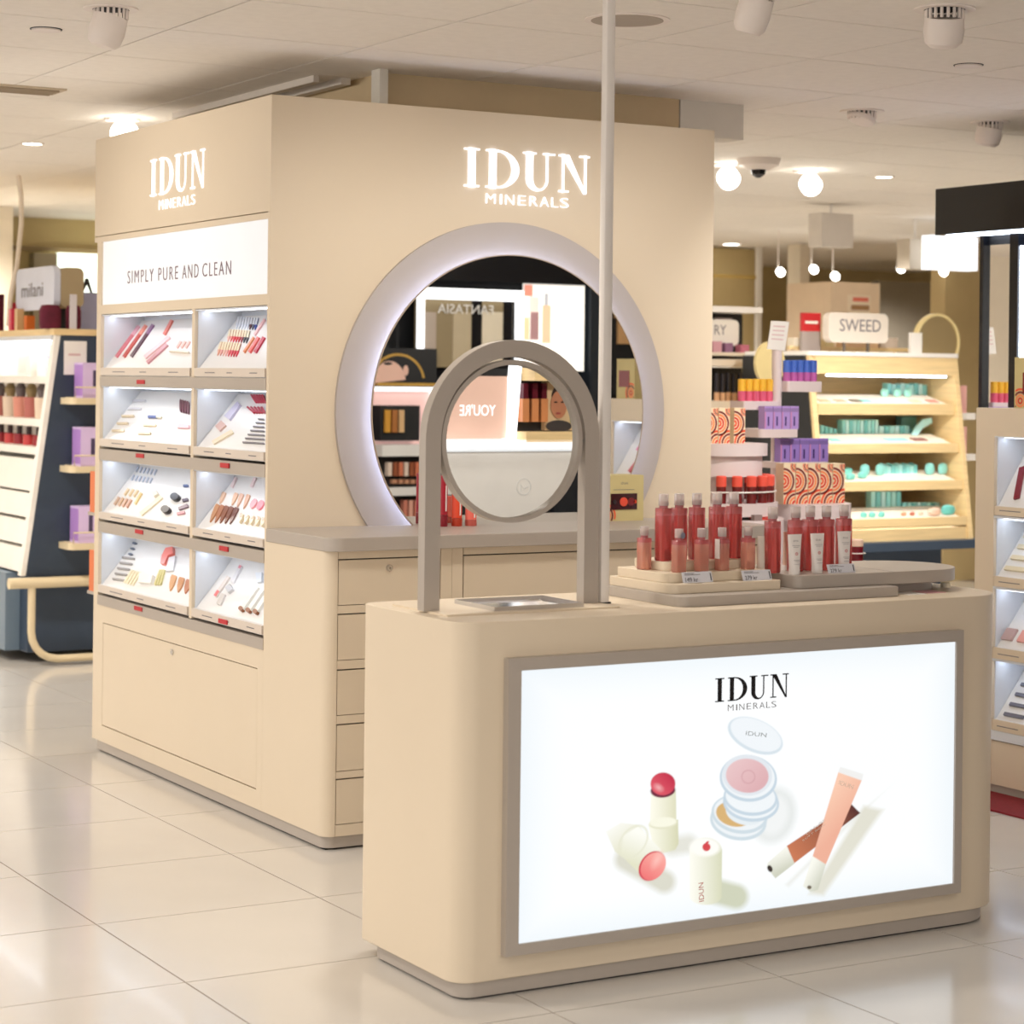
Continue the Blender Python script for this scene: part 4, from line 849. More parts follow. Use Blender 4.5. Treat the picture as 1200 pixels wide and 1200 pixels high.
oval_w(big, 450, 449, 19, 26, skin, 'printed_face', fs, .065, math.pi, 2 * math.pi); oval_w(big, 469, 434, 3, 6, skin, 'printed_ear', fs, .065); oval_w(big, 448, 426, 5, 1.6, INK, 'printed_eye', fs, .0675); oval_w(big, 448, 422, 6, 1.0, INK, 'printed_brow', fs, .0675)
wbox(big, 436, 449, 510, 452, gold, 'gold_edge', fs, d0=.066)
wbox(big, 436, 453, 508, 458, lt, 'light_frame', d0=.05); wbox(big, 502, 458, 508, 520, lt, 'light_frame', d0=.05)
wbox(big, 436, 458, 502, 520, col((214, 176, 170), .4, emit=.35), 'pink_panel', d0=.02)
part_ = wbox(big, 436, 475, 482, 516, BLACKM, 'tester_holder', d0=.10)
for i, x in enumerate((440, 448, 456)): wbox(big, x, 480, x + 6, 506, col(((206, 150, 60), (170, 110, 60), (214, 176, 130))[i], .3), 'gold_tube', part_, d0=.12)
for y0, y1 in ((520, 534), (569, 580), (606, 625)): wbox(big, 436, y0, 520, y1, white, 'white_ledge', d0=.12)
for y0, y1 in ((534, 569), (580, 606)): wbox(big, 436, y0, 520, y1, BLACKM, 'dark_bay', d0=.05)
for i in range(9): wbox(big, 446 + i * 6.4, 541, 450.5 + i * 6.4, 557, col(((226, 206, 190), (150, 84, 56), (206, 120, 90))[i % 3], .3), 'lipstick', d0=.09)
for i in range(6): wbox(big, 452 + i * 7, 561, 456 + i * 7, 566, col((190, 140, 110), .3), 'compact', d0=.09)
for i in range(7): wbox(big, 464 + i * 6.5, 585, 468.5 + i * 6.5, 606, col(((206, 130, 110), (226, 170, 150))[i % 2], .3), 'gloss_tube', d0=.09)
wbox(big, 640, 540, 684, 608, col((36, 42, 52), .25), 'dark_cabinet', d0=.08)
wbox(big, 520, 434, 640, 620, col((46, 44, 46), .5), 'shelf_block', d0=.05)
wbox(big, 710, 340, 760, 462, BLACKM, 'dark_pillar', d0=.03)
for x0, y0, x1, y1 in ((716, 363, 722, 373), (719, 373, 740, 403)): wbox(big, x0, y0, x1, y1, col((206, 160, 110), .5), 'small_poster', d0=.05)
# part seen in the table mirror
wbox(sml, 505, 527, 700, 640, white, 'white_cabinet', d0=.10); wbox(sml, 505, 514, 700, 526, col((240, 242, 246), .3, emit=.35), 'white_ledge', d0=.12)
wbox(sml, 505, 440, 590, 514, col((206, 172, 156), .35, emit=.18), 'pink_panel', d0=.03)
a, b = sml(534, 487), sml(576, 474)
lettering('panel_text', "YOU'RE", (b.x, YFX + .031, a.z), (-1, 0, 0), (0, 0, 1), b.x - a.x, b.z - a.z, .001, SIGNW, mw)
wbox(sml, 505, 432, 590, 440, BLACKM, 'dark_rail', d0=.03)
P4 = [sml(*p) for p in ((588, 516), (597, 516), (604, 428), (596, 428))]
part('white_post', MB().prism([(p.x, YFX, p.z) for p in P4], (0, .05, 0)), lt, mw)
wbox(sml, 600, 415, 700, 516, col((26, 22, 24), .5), 'dark_bay', d0=.02)
for y0, y1, x0 in ((432, 446, 608), (505, 517, 598)): wbox(sml, x0, y0, 700, y1, WOOD, 'wood_shelf', d0=.12)
for i in range(3):
    wbox(sml, 603 + i * 11, 467, 611 + i * 11, 494, col((196, 130, 84), .25), 'foundation_bottle', d0=.06); wbox(sml, 604 + i * 11, 449, 610 + i * 11, 467, col((84, 20, 34), .25), 'bottle_cap', d0=.06)
ps = wbox(sml, 631, 448, 664, 504, col((206, 178, 140), .5), 'portrait_poster', d0=.05)
oval_w(sml, 650, 464, 12, 14, col((44, 30, 28), .5), 'printed_hair', ps, .052); oval_w(sml, 646, 474, 9.5, 16, col((176, 118, 88), .5), 'printed_face', ps, .055)
for cx in (642, 650): oval_w(sml, cx, 471, 2, .8, INK, 'printed_eye', ps, .058)
oval_w(sml, 645, 484, 3, 1.2, col((150, 70, 66), .5), 'printed_lips', ps, .058); oval_w(sml, 646, 499, 15, 7, col((50, 46, 48), .5), 'printed_collar', ps, .054)
wbox(sml, 664, 455, 700, 481, col((226, 226, 216), .4), 'white_carton', d0=.05); wbox(sml, 660, 482, 700, 495, col((140, 166, 110), .4), 'green_carton', d0=.07)
for i in range(2): oval_w(sml, 667 + 9 * i, 500, 5, 3, WHITE, 'white_jar', mw, .07)
lc = sml(598, 569); lr = .032
EMB = col((206, 207, 206), .4); part('embossed_logo', MB().disc((lc.x, YFX + .099, lc.z), (0, 1, 0), lr, .0025, 40, lr * .92), EMB, mw)
part('embossed_logo', MB().tube([(lc.x + lr * .6, YFX + .1, lc.z), (lc.x, YFX + .1, lc.z - .008), (lc.x - lr * .4, YFX + .1, lc.z + .01), (lc.x - lr * .4, YFX + .1, lc.z - .018)], .0018), EMB, mw)

# the bays between and beyond the mirrored stretches
for x0_, x1_ in ((4.62, 5.22), (7.15, 8.15)):
    part('white_cabinet', MB().box(x0_, x1_, YFX - .2, YFX + .1, 0, .86), white, mw); part('white_ledge', MB().box(x0_, x1_, YFX - .2, YFX + .12, .87, .92), white, mw)
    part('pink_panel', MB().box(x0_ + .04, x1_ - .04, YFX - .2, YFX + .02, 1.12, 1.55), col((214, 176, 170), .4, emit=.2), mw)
    for k_ in range(7): part('foundation_bottle', MB().box(x0_ + .06 + k_ * .07, x0_ + .1 + k_ * .07, YFX + .03, YFX + .07, .92, 1.04), col(((196, 130, 84), (226, 190, 150), (150, 84, 56))[k_ % 3], .3), mw)

# ================================================================== spiral stand and drums behind the display
YP = 6.95
def px_box(f, x0, y0, x1, y1): a, b = f(x0, y1), f(x1, y0); return a.x, b.x, a.z, b.z
fy = lambda Y: (lambda x, y: atY(x, y, Y))
pst = atY(909.5, 500, YP)
sp_ = thing('tiered_stand', 'white post stand with round shelves of coloured cartons', 'display stand', (pst.x, YP, 0))
LIL = mat('lilac_white', (226, 212, 212), .45, var=.01)
part('post', MB().lathe([(.02, 0), (.02, atY(909, 408, YP).z)], (pst.x, YP, 0), 18), LIL, sp_)
def shelf(x0, x1, yt, yb, parent, Y=YP, nm='shelf', d=None):
    a, b, z0, z1 = px_box(fy(Y if (d or 0) < .055 else Y - d), x0, yt, x1, yb); r = (b - a) / 2
    part(nm, MB().prism(rr(a, b, Y - (d or r), Y + (d or r), z0, min(r, (d or r)) * .2), (0, 0, z1 - z0)), LIL, parent); return a, b, z1
S1 = shelf(863, 905, 470, 480, sp_, d=.05); S2 = shelf(914, 955, 447, 459, sp_, d=.05); S3 = shelf(891, 937, 503, 513, sp_, d=.105); S4 = shelf(912, 972, 541, 549, sp_, d=.06)
cd_ = thing('sign_card', 'small white printed card clipped to the top of the post stand', 'sign', (pst.x, YP, atY(909, 410, YP).z))
P4 = [atY(*p, YP - .02) for p in ((899, 409), (920, 411), (925, 377), (904, 376))]
part('card', MB().prism(P4, (0, .003, 0)), WHITE, cd_)
for k_ in (.35, .5, .65, .8): part('print_line', MB().prism([P4[0].lerp(P4[3], k_).lerp(P4[1].lerp(P4[2], k_), f_) + Vector((0, -.0006, 0)) for f_ in (.15, .8)] + [P4[0].lerp(P4[3], k_ + .04).lerp(P4[1].lerp(P4[2], k_ + .04), f_) + Vector((0, -.0006, 0)) for f_ in (.8, .15)], (0, .0004, 0)), col((222, 190, 190)), cd_)
part('clip', MB().tube([(pst.x, YP, atY(909, 408, YP).z - .001), (pst.x, YP - .004, atY(909, 408, YP).z + .012), (pst.x, YP - .018, atY(909, 408, YP).z + .014)], .006), WHITE, cd_)
def duo(px0, px1, pyt, z0, Y, rtop, rbot, split, label, group, name='spray_tube', round_=True):
    a, b = atY(px0, 500, Y), atY(px1, 500, Y); zt = atY(px0, pyt, Y).z; x = (a.x + b.x) / 2; r = (b.x - a.x) / 2; h = zt - z0
    o = thing(name, label, 'tube' if round_ else 'box', (x, Y, z0), group)
    link('lower_body', (MB().lathe([(r, 0), (r, h * split)], seg=14) if round_ else MB().box(-r, r, -r, r, 0, h * split)).mesh('lower_body'), col(rbot, .35), o)
    link('upper_body', (MB().lathe([(r, h * split), (r, h * .97), (r * .8, h)], seg=14) if round_ else MB().box(-r, r, -r, r, h * split, h)).mesh('upper_body'), col(rtop, .35), o)
    return o
for i in range(5): duo(865 + i * 8, 872.6 + i * 8, 444, S1[2], YP - .02, (244, 190, 60), (226, 96, 130), .45, 'yellow and pink tube, %s from the white post, on the post stand' % ORD[4 - i], 'yellow and pink tubes')
for i in range(5): duo(917.5 + i * 7.7, 924.9 + i * 7.7, 422, S2[2], YP - .02, (74, 112, 206), (190, 96, 170), .42, 'blue and magenta tube, %s from the white post, on the post stand' % ORD[i], 'blue and magenta tubes')
def carton(x0, x1, yt, z0, Y, rgb, label, group, strip=None, dep=.04):
    a, b = atY(x0, 500, Y), atY(x1, 500, Y); zt = atY(x0, yt, Y).z
    o = thing('carton', label, 'box', ((a.x + b.x) / 2, Y, z0), group)
    part('carton_body', MB().box(a.x, b.x, Y, Y + dep, z0, zt), col(rgb, .45), o)
    if strip:
        w_ = b.x - a.x; h_ = zt - z0
        part('print_band', MB().box(a.x + w_ * .38, a.x + w_ * .55, Y - .0006, Y, z0 + h_ * .15, z0 + h_ * .55), col(strip, .5), o)
        part('print_block', MB().box(a.x, b.x, Y - .0005, Y, z0 + h_ * .75, z0 + h_ * .92), col(tuple(int(v * .85) for v in rgb), .5), o)
        part('print_block', MB().box(a.x + .0005, a.x + w_ * .14, Y - .0006, Y, z0 + h_ * .05, z0 + h_ * .75), col((206, 140, 190), .5), o)
    return o
for i in range(4): carton(896 + i * 10.1, 905.6 + i * 10.1, 476, S3[2], YP - .10, (180, 150, 216), 'lilac carton on the middle stand shelf, %s from the cream display' % ORD[i], 'lilac cartons on the middle shelf', (70, 50, 120))
for i in range(5): carton(915 + i * 11.3, 925.8 + i * 11.3, 514, S4[2], YP - .06, (156, 128, 206), 'violet carton on the lowest stand shelf, %s from the white post' % ORD[i], 'violet cartons on the lowest shelf', (60, 40, 110))
def circle_carton(x0, x1, yt, yb, Y, label, group, dep=.05, z0=None):
    a, b = atY(x0, yb, Y), atY(x1, yb, Y); a.z = z0; zt = atY((x0 + x1) / 2, yt, Y).z; w_, h_ = b.x - a.x, zt - a.z
    o = thing('patterned_carton', label, 'box', ((a.x + b.x) / 2, Y, a.z), group)
    part('carton_body', MB().box(a.x, b.x, Y, Y + dep, a.z, zt), col((240, 220, 186), .5), o)
    arcs_print(o, Vector((a.x, Y, a.z)), Vector((1, 0, 0)), Vector((0, 0, 1)), Vector((0, -1, 0)), w_, h_, [(1.0, .0, .98, 0), (.0, .56, .92, 1), (1.0, .93, .42, 0)])
YD = 6.72
dtop = atY(950, 589, YD)
dm = thing('round_plinth', 'round white plinth carrying five patterned cartons behind the bottles', 'plinth', (dtop.x, YD, 0))
part('drum', MB().lathe([(.125, 0), (.125, dtop.z - .05)], (dtop.x, YD, 0), 32), LIL, dm)
part('tray_top', MB().lathe([(.155, dtop.z - .065), (.155, dtop.z)], (dtop.x, YD, 0), 32), LIL, dm)
for i in range(5): circle_carton(918 + i * 14.5, 931.7 + i * 14.5, 543, 590, YD - .06, 'ring-patterned cream carton on the round plinth, %s from the white post' % ORD[i], 'ring-patterned cartons on the round plinth', z0=dtop.z)
# red jars in a wire basket at the plinth foot, seen between the tubes
jz = atY(1003, 664, 6.3)
jb = thing('wire_basket_jar', 'dark red jar with pale lid in a white wire holder behind the white tubes', 'jar', (jz.x, 6.3, 0))
part('holder', MB().lathe([(.06, -jz.z), (.06, .0)], jz, 20), LIL, jb)
part('jar_body', MB().lathe([(.026, .0), (.026, .075)], jz, 20), col((110, 20, 34), .25), jb); part('lid', MB().lathe([(.026, .0755), (.026, .098), (.022, .1)], jz, 20), col((232, 200, 180), .4), jb)
for z in (.02, .05): part('wire', MB().tube([jz + Vector((.034 * math.cos(a), .034 * math.sin(a), z)) for a in [i * .35 for i in range(19)]], .002, 6), WHITE, jb)
# left drum tower half hidden by the display
YL = 6.72
dl = atY(846, 519, YL); f_ = fy(YL)
tw_ = thing('drum_tower', 'stacked round white drums beside the cream display edge', 'display stand', (dl.x, YL, 0))
R1 = f_(889, 520).x - dl.x; R2 = f_(884, 540).x - dl.x; z_ = lambda y: f_(846, y).z
part('table_drum', MB().lathe([(.235, 0), (.235, z_(606))], (dl.x, YL, 0), 32), LIL, tw_)
part('lower_tray', MB().lathe([(R1 * 1.22, z_(602)), (R1 * 1.25, z_(587))], (dl.x, YL, 0), 32), LIL, tw_)
part('neck', MB().lathe([(.10, z_(606) - .001), (.10, z_(602) + .001)], (dl.x, YL, 0), 24), LIL, tw_)
part('core', MB().lathe([(R1 * .5, z_(588)), (R1 * .5, z_(556))], (dl.x, YL, 0), 24), LIL, tw_)
part('upper_drum', MB().lathe([(R2, z_(557)), (R2, z_(532))], (dl.x, YL, 0), 32), LIL, tw_)
part('upper_tray', MB().lathe([(R1, z_(533)), (R1, z_(519))], (dl.x, YL, 0), 32), LIL, tw_)
part('wire_rail', MB().tube([(dl.x + R1 * 1.2 * math.cos(a), YL + R1 * 1.2 * math.sin(a), z_(574)) for a in [i * .25 for i in range(27)]], .003, 6), WHITE, tw_)
for i, (x0, x1) in enumerate(((828, 841), (842, 855), (860, 873))): circle_carton(x0, x1, 478, 520, YL - .05, 'ring-patterned cream carton on the upper drum, %s from the display edge' % ORD[i], 'ring-patterned cartons on the upper drum', .045, z_(519))
for i in range(9):
    a = -2.2 + i * .33; x, y = dl.x + R1 * 1.055 * math.cos(a), YL + R1 * 1.055 * math.sin(a); z0 = z_(587)
    o = thing('body_lotion', 'dark red bottle with coral cap on the drum tower, %s from the display' % ORD[i], 'bottle', (x, y, z0), 'coral-capped bottles round the drum tower')
    link('bottle_body', MB().lathe([(.019, 0), (.019, .062)], seg=16).mesh('bottle_body'), col((112, 32, 32), .25), o); link('cap', MB().lathe([(.0195, .0622), (.0195, .098), (.016, .102)], seg=16).mesh('cap'), col((240, 92, 74), .4), o)
ra = f_(884, 606); 
solo('red_dish', MB().lathe([(.042, .0), (.05, .009), (.045, .0105)], (dl.x + .063, YL - .163, z_(606)), 24), col((226, 66, 52), .4), 'flat coral red dish at the foot of the drum tower', 'dish')
solo('grey_carton', MB().box(dl.x - .018, dl.x + .018, YL - .233, YL - .213, z_(606), z_(606) + .022), col((150, 130, 128), .5), 'small grey carton lying by the coral red dish', 'box')

# ================================================================== birch gondola with turquoise products
YT = 8.9
ft_ = fy(YT)
a, b = ft_(948, 640), ft_(1118, 640)
tz = ft_(1035, 418).z
tg = thing('birch_gondola', 'birch shop gondola with four shelves of turquoise products', 'display stand', ((a.x + b.x) / 2, YT + .3, 0))
x0, x1 = ft_(952, 500).x, ft_(1116, 500).x
zb_ = ft_(1035, 632).z
for xx in (x0 - .03, x1):
    if xx < x0: part('outer_panel', MB().prism([(xx - .012, YT - .12, zb_), (xx - .012, YT + .02, tz), (xx - .012, YT + .55, tz), (xx - .012, YT + .55, zb_)], (.011, 0, 0)), BLACKM, tg)
    part('side_panel', MB().prism([(xx, YT - .14, zb_), (xx, YT + .0, tz), (xx, YT + .55, tz), (xx, YT + .55, zb_)], (.03, 0, 0)), WOOD, tg)
part('back_panel', MB().box(x0, x1, YT + .45, YT + .5, zb_, tz), WOOD, tg)
part('top_cap', MB().prism(rr(x0 - .035, x1 + .035, YT - .02, YT + .56, tz, .03), (0, 0, .022)), WHITE, tg)
zh = ft_(1035, 439).z
part('header', MB().box(x0, x1, YT - .012, YT + .01, zh, tz), WOOD, tg)
part('light_strip', MB().box(x0 + .1, x1 - .05, YT - .005, YT + .02, zh - .012, zh - .001), LED, tg)
SHZ = []
for i, (yt, yb) in enumerate(((474, 486), (521, 531), (565, 575), (609, 618))):
    Yq = YT - .02 - i * .035; zt, zb = atY(1035, yt, Yq).z, atY(1035, yb, Yq).z
    part('shelf', MB().box(x0, x1, Yq + .02, YT + .45, zb + .005, zt - .01), WOOD, tg); part('shelf_lip', MB().box(x0 + .02, x1 - .002, Yq, Yq + .02, zb, zt + .004), WOOD, tg)
    part('tester_tray', MB().prism([(x0 + .03, Yq + .022, zt - .01), (x0 + .03, Yq + .022, zt + .002), (x0 + .03, Yq + .20, zt + .05), (x0 + .03, Yq + .20, zt - .01)], (x1 - x0 - .06, 0, 0)), mat('tray_ivory', (246, 236, 220), .4), tg)
    part('light_strip', MB().box(x0 + .05, x1 - .05, Yq + .03, Yq + .045, zb + .001, zb + .004), LED, tg)
    SHZ.append((Yq, zt))
part('apron', MB().box(x0, x1, YT - .12, YT + .4, zb_, SHZ[3][1] - .05), WOOD, tg)
part('base_board', MB().prism([(x0 - .05, YT - .2, zb_ - .045), (x0 - .05, YT - .2, zb_), (x0 - .05, YT + .55, zb_), (x0 - .05, YT + .55, zb_ - .045)], (x1 - x0 + .14, 0, 0)), NAVY, tg)
part('base', MB().box(x0 + .02, ft_(1096, 640).x, YT - .05, YT + .5, 0, zb_ - .045), NAVY, tg)
part('leg', MB().box(ft_(1101, 640).x, ft_(1105, 640).x, YT + .1, YT + .12, 0, zb_ - .04), WOOD, tg)
TQ = [(150, 224, 220), (176, 234, 230), (126, 208, 206), (196, 240, 238)]
def surf(row, dY):                       # height of tester tray or bare shelf at a depth behind the lip
    zt = SHZ[row][1]; return zt + .002 + (dY - .022) / .178 * .048 if dY < .2 else zt - .01
def tq(px0, py0, px1, py1, row, dY, rgb, name, label, group=None, round_=False, dep=.05):
    Yq = SHZ[row][0] + dY; a, b = atY(px0, py1, Yq), atY(px1, py0, Yq); sh = min(0, x1 - .006 - b.x) + max(0, x0 + .034 - a.x)
    xa3, xb3, h = a.x + sh, b.x + sh, b.z - a.z
    if round_: mb = MB().lathe([((xb3 - xa3) / 2 * k1, h * k2) for k1, k2 in ((.3, 0), (.8, .12), (1, .45), (.85, .85), (.3, 1))], ((xa3 + xb3) / 2, Yq, surf(row, dY) - .001), 16, sy=.5)
    else:                                # boxes; on the sloping tray they lie along the slope
        dep = min(dep, .045); zf, zk = surf(row, dY) - .0005, surf(row, min(dY + dep, .1999) if dY < .2 else dY + dep) - .0005
        h = max(b.z - zf, .004) if dY >= .2 else (h if name == 'lip_balm' else .005)
        mb = MB().quadbox([(xa3, Yq, zf), (xb3, Yq, zf), (xb3, Yq + dep, zk), (xa3, Yq + dep, zk), (xa3, Yq, zf + h), (xb3, Yq, zf + h), (xb3, Yq + dep, zk + h), (xa3, Yq + dep, zk + h)])
    solo(name, mb, col(rgb, .4), label, 'cosmetics', group, 0 if round_ else .0015)
SN = ['top', 'second', 'third', 'bottom']
for i in range(9): tq(1040 + i * 5.2, 449 + (i % 3), 1044.8 + i * 5.2, 468, 0, .205, TQ[i % 4], 'carton', 'turquoise carton in the row on the top birch shelf', 'turquoise cartons on the top birch shelf')
for x in (1032, 1047, 1059): tq(x, 456, x + 9, 466, 0, .16, (160, 226, 206), 'compact', 'mint round compact propped on the top birch shelf', 'mint compacts on the top birch shelf', True)
for i, (x, c_, nm) in enumerate(((963, (240, 190, 150), 'apricot'), (982, (240, 180, 150), 'salmon'), (1000, (120, 110, 90), 'khaki'), (1012, (150, 216, 206), 'mint'), (1090, (236, 150, 130), 'coral'), (1070, (240, 206, 170), 'honey'))): tq(x, 468, x + 11, 471, 0, .05, c_, 'swatch', nm + ' swatch lying on the top birch shelf', None)
for i in range(10): tq(987 + i * 4.3, 492, 990.8 + i * 4.3, 508, 1, .205, TQ[(i * 3) % 4], 'carton', 'thin turquoise carton in the tight row on the second birch shelf', 'thin cartons on the second birch shelf')
for i in range(4): tq(962 + i * 5, 498 + i * 1.5, 966 + i * 5, 508, 1, .205, TQ[(i * 2) % 4], 'carton', 'short mint carton at the left end of the second birch shelf', 'short mint cartons')
for i in range(6): tq(1031 + i * 6, 499, 1036 + i * 6, 507, 1, .205, TQ[3 - i % 3], 'carton', 'low mint box between the carton row and the bags on the second birch shelf', 'low mint boxes')
tq(1045, 491, 1062, 508, 1, .29, (110, 196, 194), 'cosmetic_bag', 'folded turquoise cosmetic bag on the second birch shelf', None, True)
tq(1062.5, 490, 1076, 508, 1, .29, (96, 186, 186), 'cosmetic_bag', 'darker turquoise cosmetic bag on the second birch shelf', None, True)
tq(1074, 488, 1092, 508, 1, .335, (130, 190, 182), 'storage_box', 'sage turquoise box at the right end of the second birch shelf', None)
Yq = SHZ[1][0] + .16
om_ = [atY(*p_, Yq) for p_ in ((1069, 507), (1074, 498), (1082, 489), (1092, 487), (1093, 493), (1082, 499), (1075, 508))]; dz_o = surf(1, .165) - min(p_.z for p_ in om_)
solo('open_mirror', MB().prism([p_ + Vector((0, 0, dz_o)) for p_ in om_], (0, .015, 0)), col((186, 238, 240), .25), 'pale turquoise open mirror lid on the second birch shelf', 'mirror')
for i, (x, c_, nm, wd) in enumerate(((1072, (150, 90, 80), 'cocoa', 16), (1092, (226, 236, 226), 'pale sage', 16), (1040, (160, 222, 224), 'aqua', 26), (975, (150, 222, 214), 'mint', 12), (1008, (236, 240, 236), 'white', 12))): tq(x, 513, x + wd, 517, 1, .07, c_, 'palette', nm + ' palette lying on the second birch shelf', None)
for x, y, nm in ((1008, 541, 'highest'), (1026, 547, 'tilted'), (1084, 541, 'far'), (1100, 545, 'end')): tq(x, y, x + 11, y + 14, 2, .12, (140, 210, 204), 'compact', '%s open round turquoise compact on the third birch shelf' % nm, None, True)
for i in range(9): tq(1036 + i * 4.4, 546 + (i % 2), 1040 + i * 4.4, 556, 2, .14, TQ[i % 3], 'lip_balm', 'turquoise balm stick bundled on the third birch shelf', 'bundled turquoise balms')
for x, y, dq in ((988, 550, .15), (991, 557, .06), (1005, 556, .08)): tq(x, y, x + 11, y + 8, 2, dq, (130, 214, 204), 'sponge', 'turquoise oval sponge by the patterned cartons, third birch shelf', 'turquoise sponges on the third birch shelf', True)
for i in range(6): tq(1021 + i * 6, 576, 1026 + i * 6, 594, 3, .21, TQ[(i + 1) % 4], 'carton', 'turquoise carton in the bottom birch shelf row, %s from the patterned cartons' % ORD[i], 'turquoise cartons on the bottom birch shelf')
for i in range(8): tq(1058 + i * 5.6, 589, 1062.5 + i * 5.6, 594, 3, .21, TQ[i % 4], 'carton', 'flat turquoise box lying on the bottom birch shelf', 'flat turquoise boxes')
for x in (1008, 1018, 1029): tq(x, 599, x + 8, 606, 3, .05, (130, 216, 208), 'sponge', 'small turquoise sponge at the front of the bottom birch shelf', 'small turquoise sponges', True)
tq(1103, 594, 1119, 606, 3, .06, (110, 200, 194), 'sponge', 'large turquoise sponge at the end of the bottom birch shelf', None, True)
tq(1088, 597, 1102, 607, 3, .05, (236, 200, 180), 'bracelet_dish', 'round peach dish on the bottom birch shelf', None, True)
for i, x in enumerate((1056, 1066, 1076)): tq(x, 600, x + 6, 605, 3, .06, ((226, 160, 130), (190, 120, 100), (236, 210, 190))[i], 'pot', ['apricot', 'terracotta', 'ivory'][i] + ' little pot on the bottom birch shelf', None, True)
# on top of it: sign, standing mirror, cards
YS2 = YT + .15; f2 = fy(YS2)
def sign_board(x0, y0, x1, y1, Y, rgb, text, tx, label, post=None, dep=.05, name='brand_sign'):
    a, b = atY(x0, y1, Y), atY(x1, y0, Y); o = thing(name, label, 'sign', ((a.x + b.x) / 2, Y, a.z if post is None else post))
    h_ = b.z - a.z; r = h_ * .22; pts = [(p[0], Y, p[1]) for p in rr(a.x, b.x, a.z, b.z, 0, r)]
    part('board', MB().prism(pts, (0, dep, 0)), col(rgb, .5), o)
    if text:
        p, q_ = atY(tx[0], tx[3], Y), atY(tx[2], tx[1], Y); lettering('sign_text', text, (p.x, Y - .001, p.z), (1, 0, 0), (0, 0, 1), q_.x - p.x, q_.z - p.z, .001, GREYINK, o)
    if post is not None:
        for k_ in (.3, .7): part('post', MB().box(a.x + (b.x - a.x) * k_ - .006, a.x + (b.x - a.x) * k_ + .006, Y + .015, Y + .027, post, a.z + .005), col((110, 100, 90)), o)
    return o
sign_board(971, 368, 1041, 401, YS2, (236, 226, 214), 'SWEED', (984, 375, 1032, 388), 'white rounded sign reading SWEED above the birch gondola', tz + .022)
a_ = f2(1062, 409); solo('white_card', MB().box(f2(1053, 400).x, f2(1066, 400).x, YS2 - .1, YS2 - .08, tz + .022, f2(1053, 390).z), WHITE, 'plain white card standing on the birch gondola top', 'card')
rc = atY(948, 367, YT + .3)
ro = thing('red_display_card', 'red and grey printed card on the birch gondola top', 'card', (rc.x, YT + .3, tz + .022))
a, b = atY(940, 388, YT + .3), atY(962, 367, YT + .3); part('red_half', MB().box(a.x, b.x, YT + .3, YT + .32, a.z, b.z), col((200, 40, 46)), ro); part('grey_half', MB().box(a.x, b.x, YT + .3, YT + .32, tz + .022, a.z), col((170, 158, 152)), ro)
part('print_line', MB().box(a.x + .02, b.x - .02, YT + .299, YT + .30, a.z + .04, a.z + .055), WHITE, ro)
mz = atY(1098, 415, YT + .1); rm = .155
sm2 = thing('round_table_mirror', 'round mirror with pale brass edge standing at the end of the birch gondola', 'mirror', (mz.x, YT + .1, tz + .022))
zc2 = tz + .022 + rm * .4
part('mirror_disc', MB().prism(halfdisc(mz.x, zc2, rm * .9, YT + .12, 0, tz + .0225, 40), (0, -.02, 0)), col((150, 130, 90), .4), sm2)
be = MB(); A0 = math.asin(-.4)
for i in range(40):
    a, b = A0 + (math.pi - 2 * A0) * i / 40, A0 + (math.pi - 2 * A0) * (i + 1) / 40
    be.prism([(mz.x + r_ * math.cos(t_), YT + .122, zc2 + r_ * math.sin(t_)) for r_, t_ in ((rm, a), (rm * .9, a), (rm * .9, b), (rm, b))], (0, -.03, 0))
part('brass_edge', be, col((240, 220, 160), .3), sm2)
sr = thing('gallery_rail', 'pale wooden gallery rail along the birch gondola top', 'rail', (x0, YT + .4, tz + .022))
zr = atY(1000, 409, YT + .35).z; part('rail_bar', MB().box(atY(925, 400, YT + .35).x, atY(1090, 400, YT + .35).x, YT + .35, YT + .37, zr - .01, zr + .01), WOOD, sr)
for px in (958, 974, 1004, 1050): xq = atY(px, 410, YT + .35).x; part('rail_post', MB().box(xq - .006, xq + .006, YT + .352, YT + .368, tz + .02, zr - .01), WOOD, sr)
for i, (xa_, xb_, yt, c_) in enumerate(((965, 975, 398, (226, 206, 150)), (985, 1027, 400, (226, 190, 150)), (1030, 1050, 396, (206, 190, 176)), (928, 940, 396, (236, 226, 206)))):
    p_, q_ = atY(xa_, 410, YT + .36), atY(xb_, yt, YT + .36); solo('carton', MB().box(p_.x, q_.x, YT + .345, YT + .40, zr + .0095, q_.z), col(c_), ['slim yellow', 'long peach', 'grey beige', 'ivory'][i] + ' carton on the gallery rail above the birch shelves', 'box')
# end shelves with pink bags
for yt, yb, ys, nm in ((452, 484, 487, 'upper'), (500, 532, 535, 'lower')):
    p_, q_ = atY(1121, yb, YT + .2), atY(1133, yt, YT + .2); o = thing('pink_carton', 'pink carton on the %s end shelf of the birch gondola' % nm, 'box', ((p_.x + q_.x) / 2, YT + .2, p_.z))
    part('carton_body', MB().box(x1 + .032, q_.x, YT + .2, YT + .3, p_.z, q_.z), col((244, 186, 180)), o)
    part('end_shelf', MB().box(x1 + .03, atY(1139, ys, YT + .2).x, YT + .17, YT + .35, p_.z - .035, p_.z), WHITE, tg)

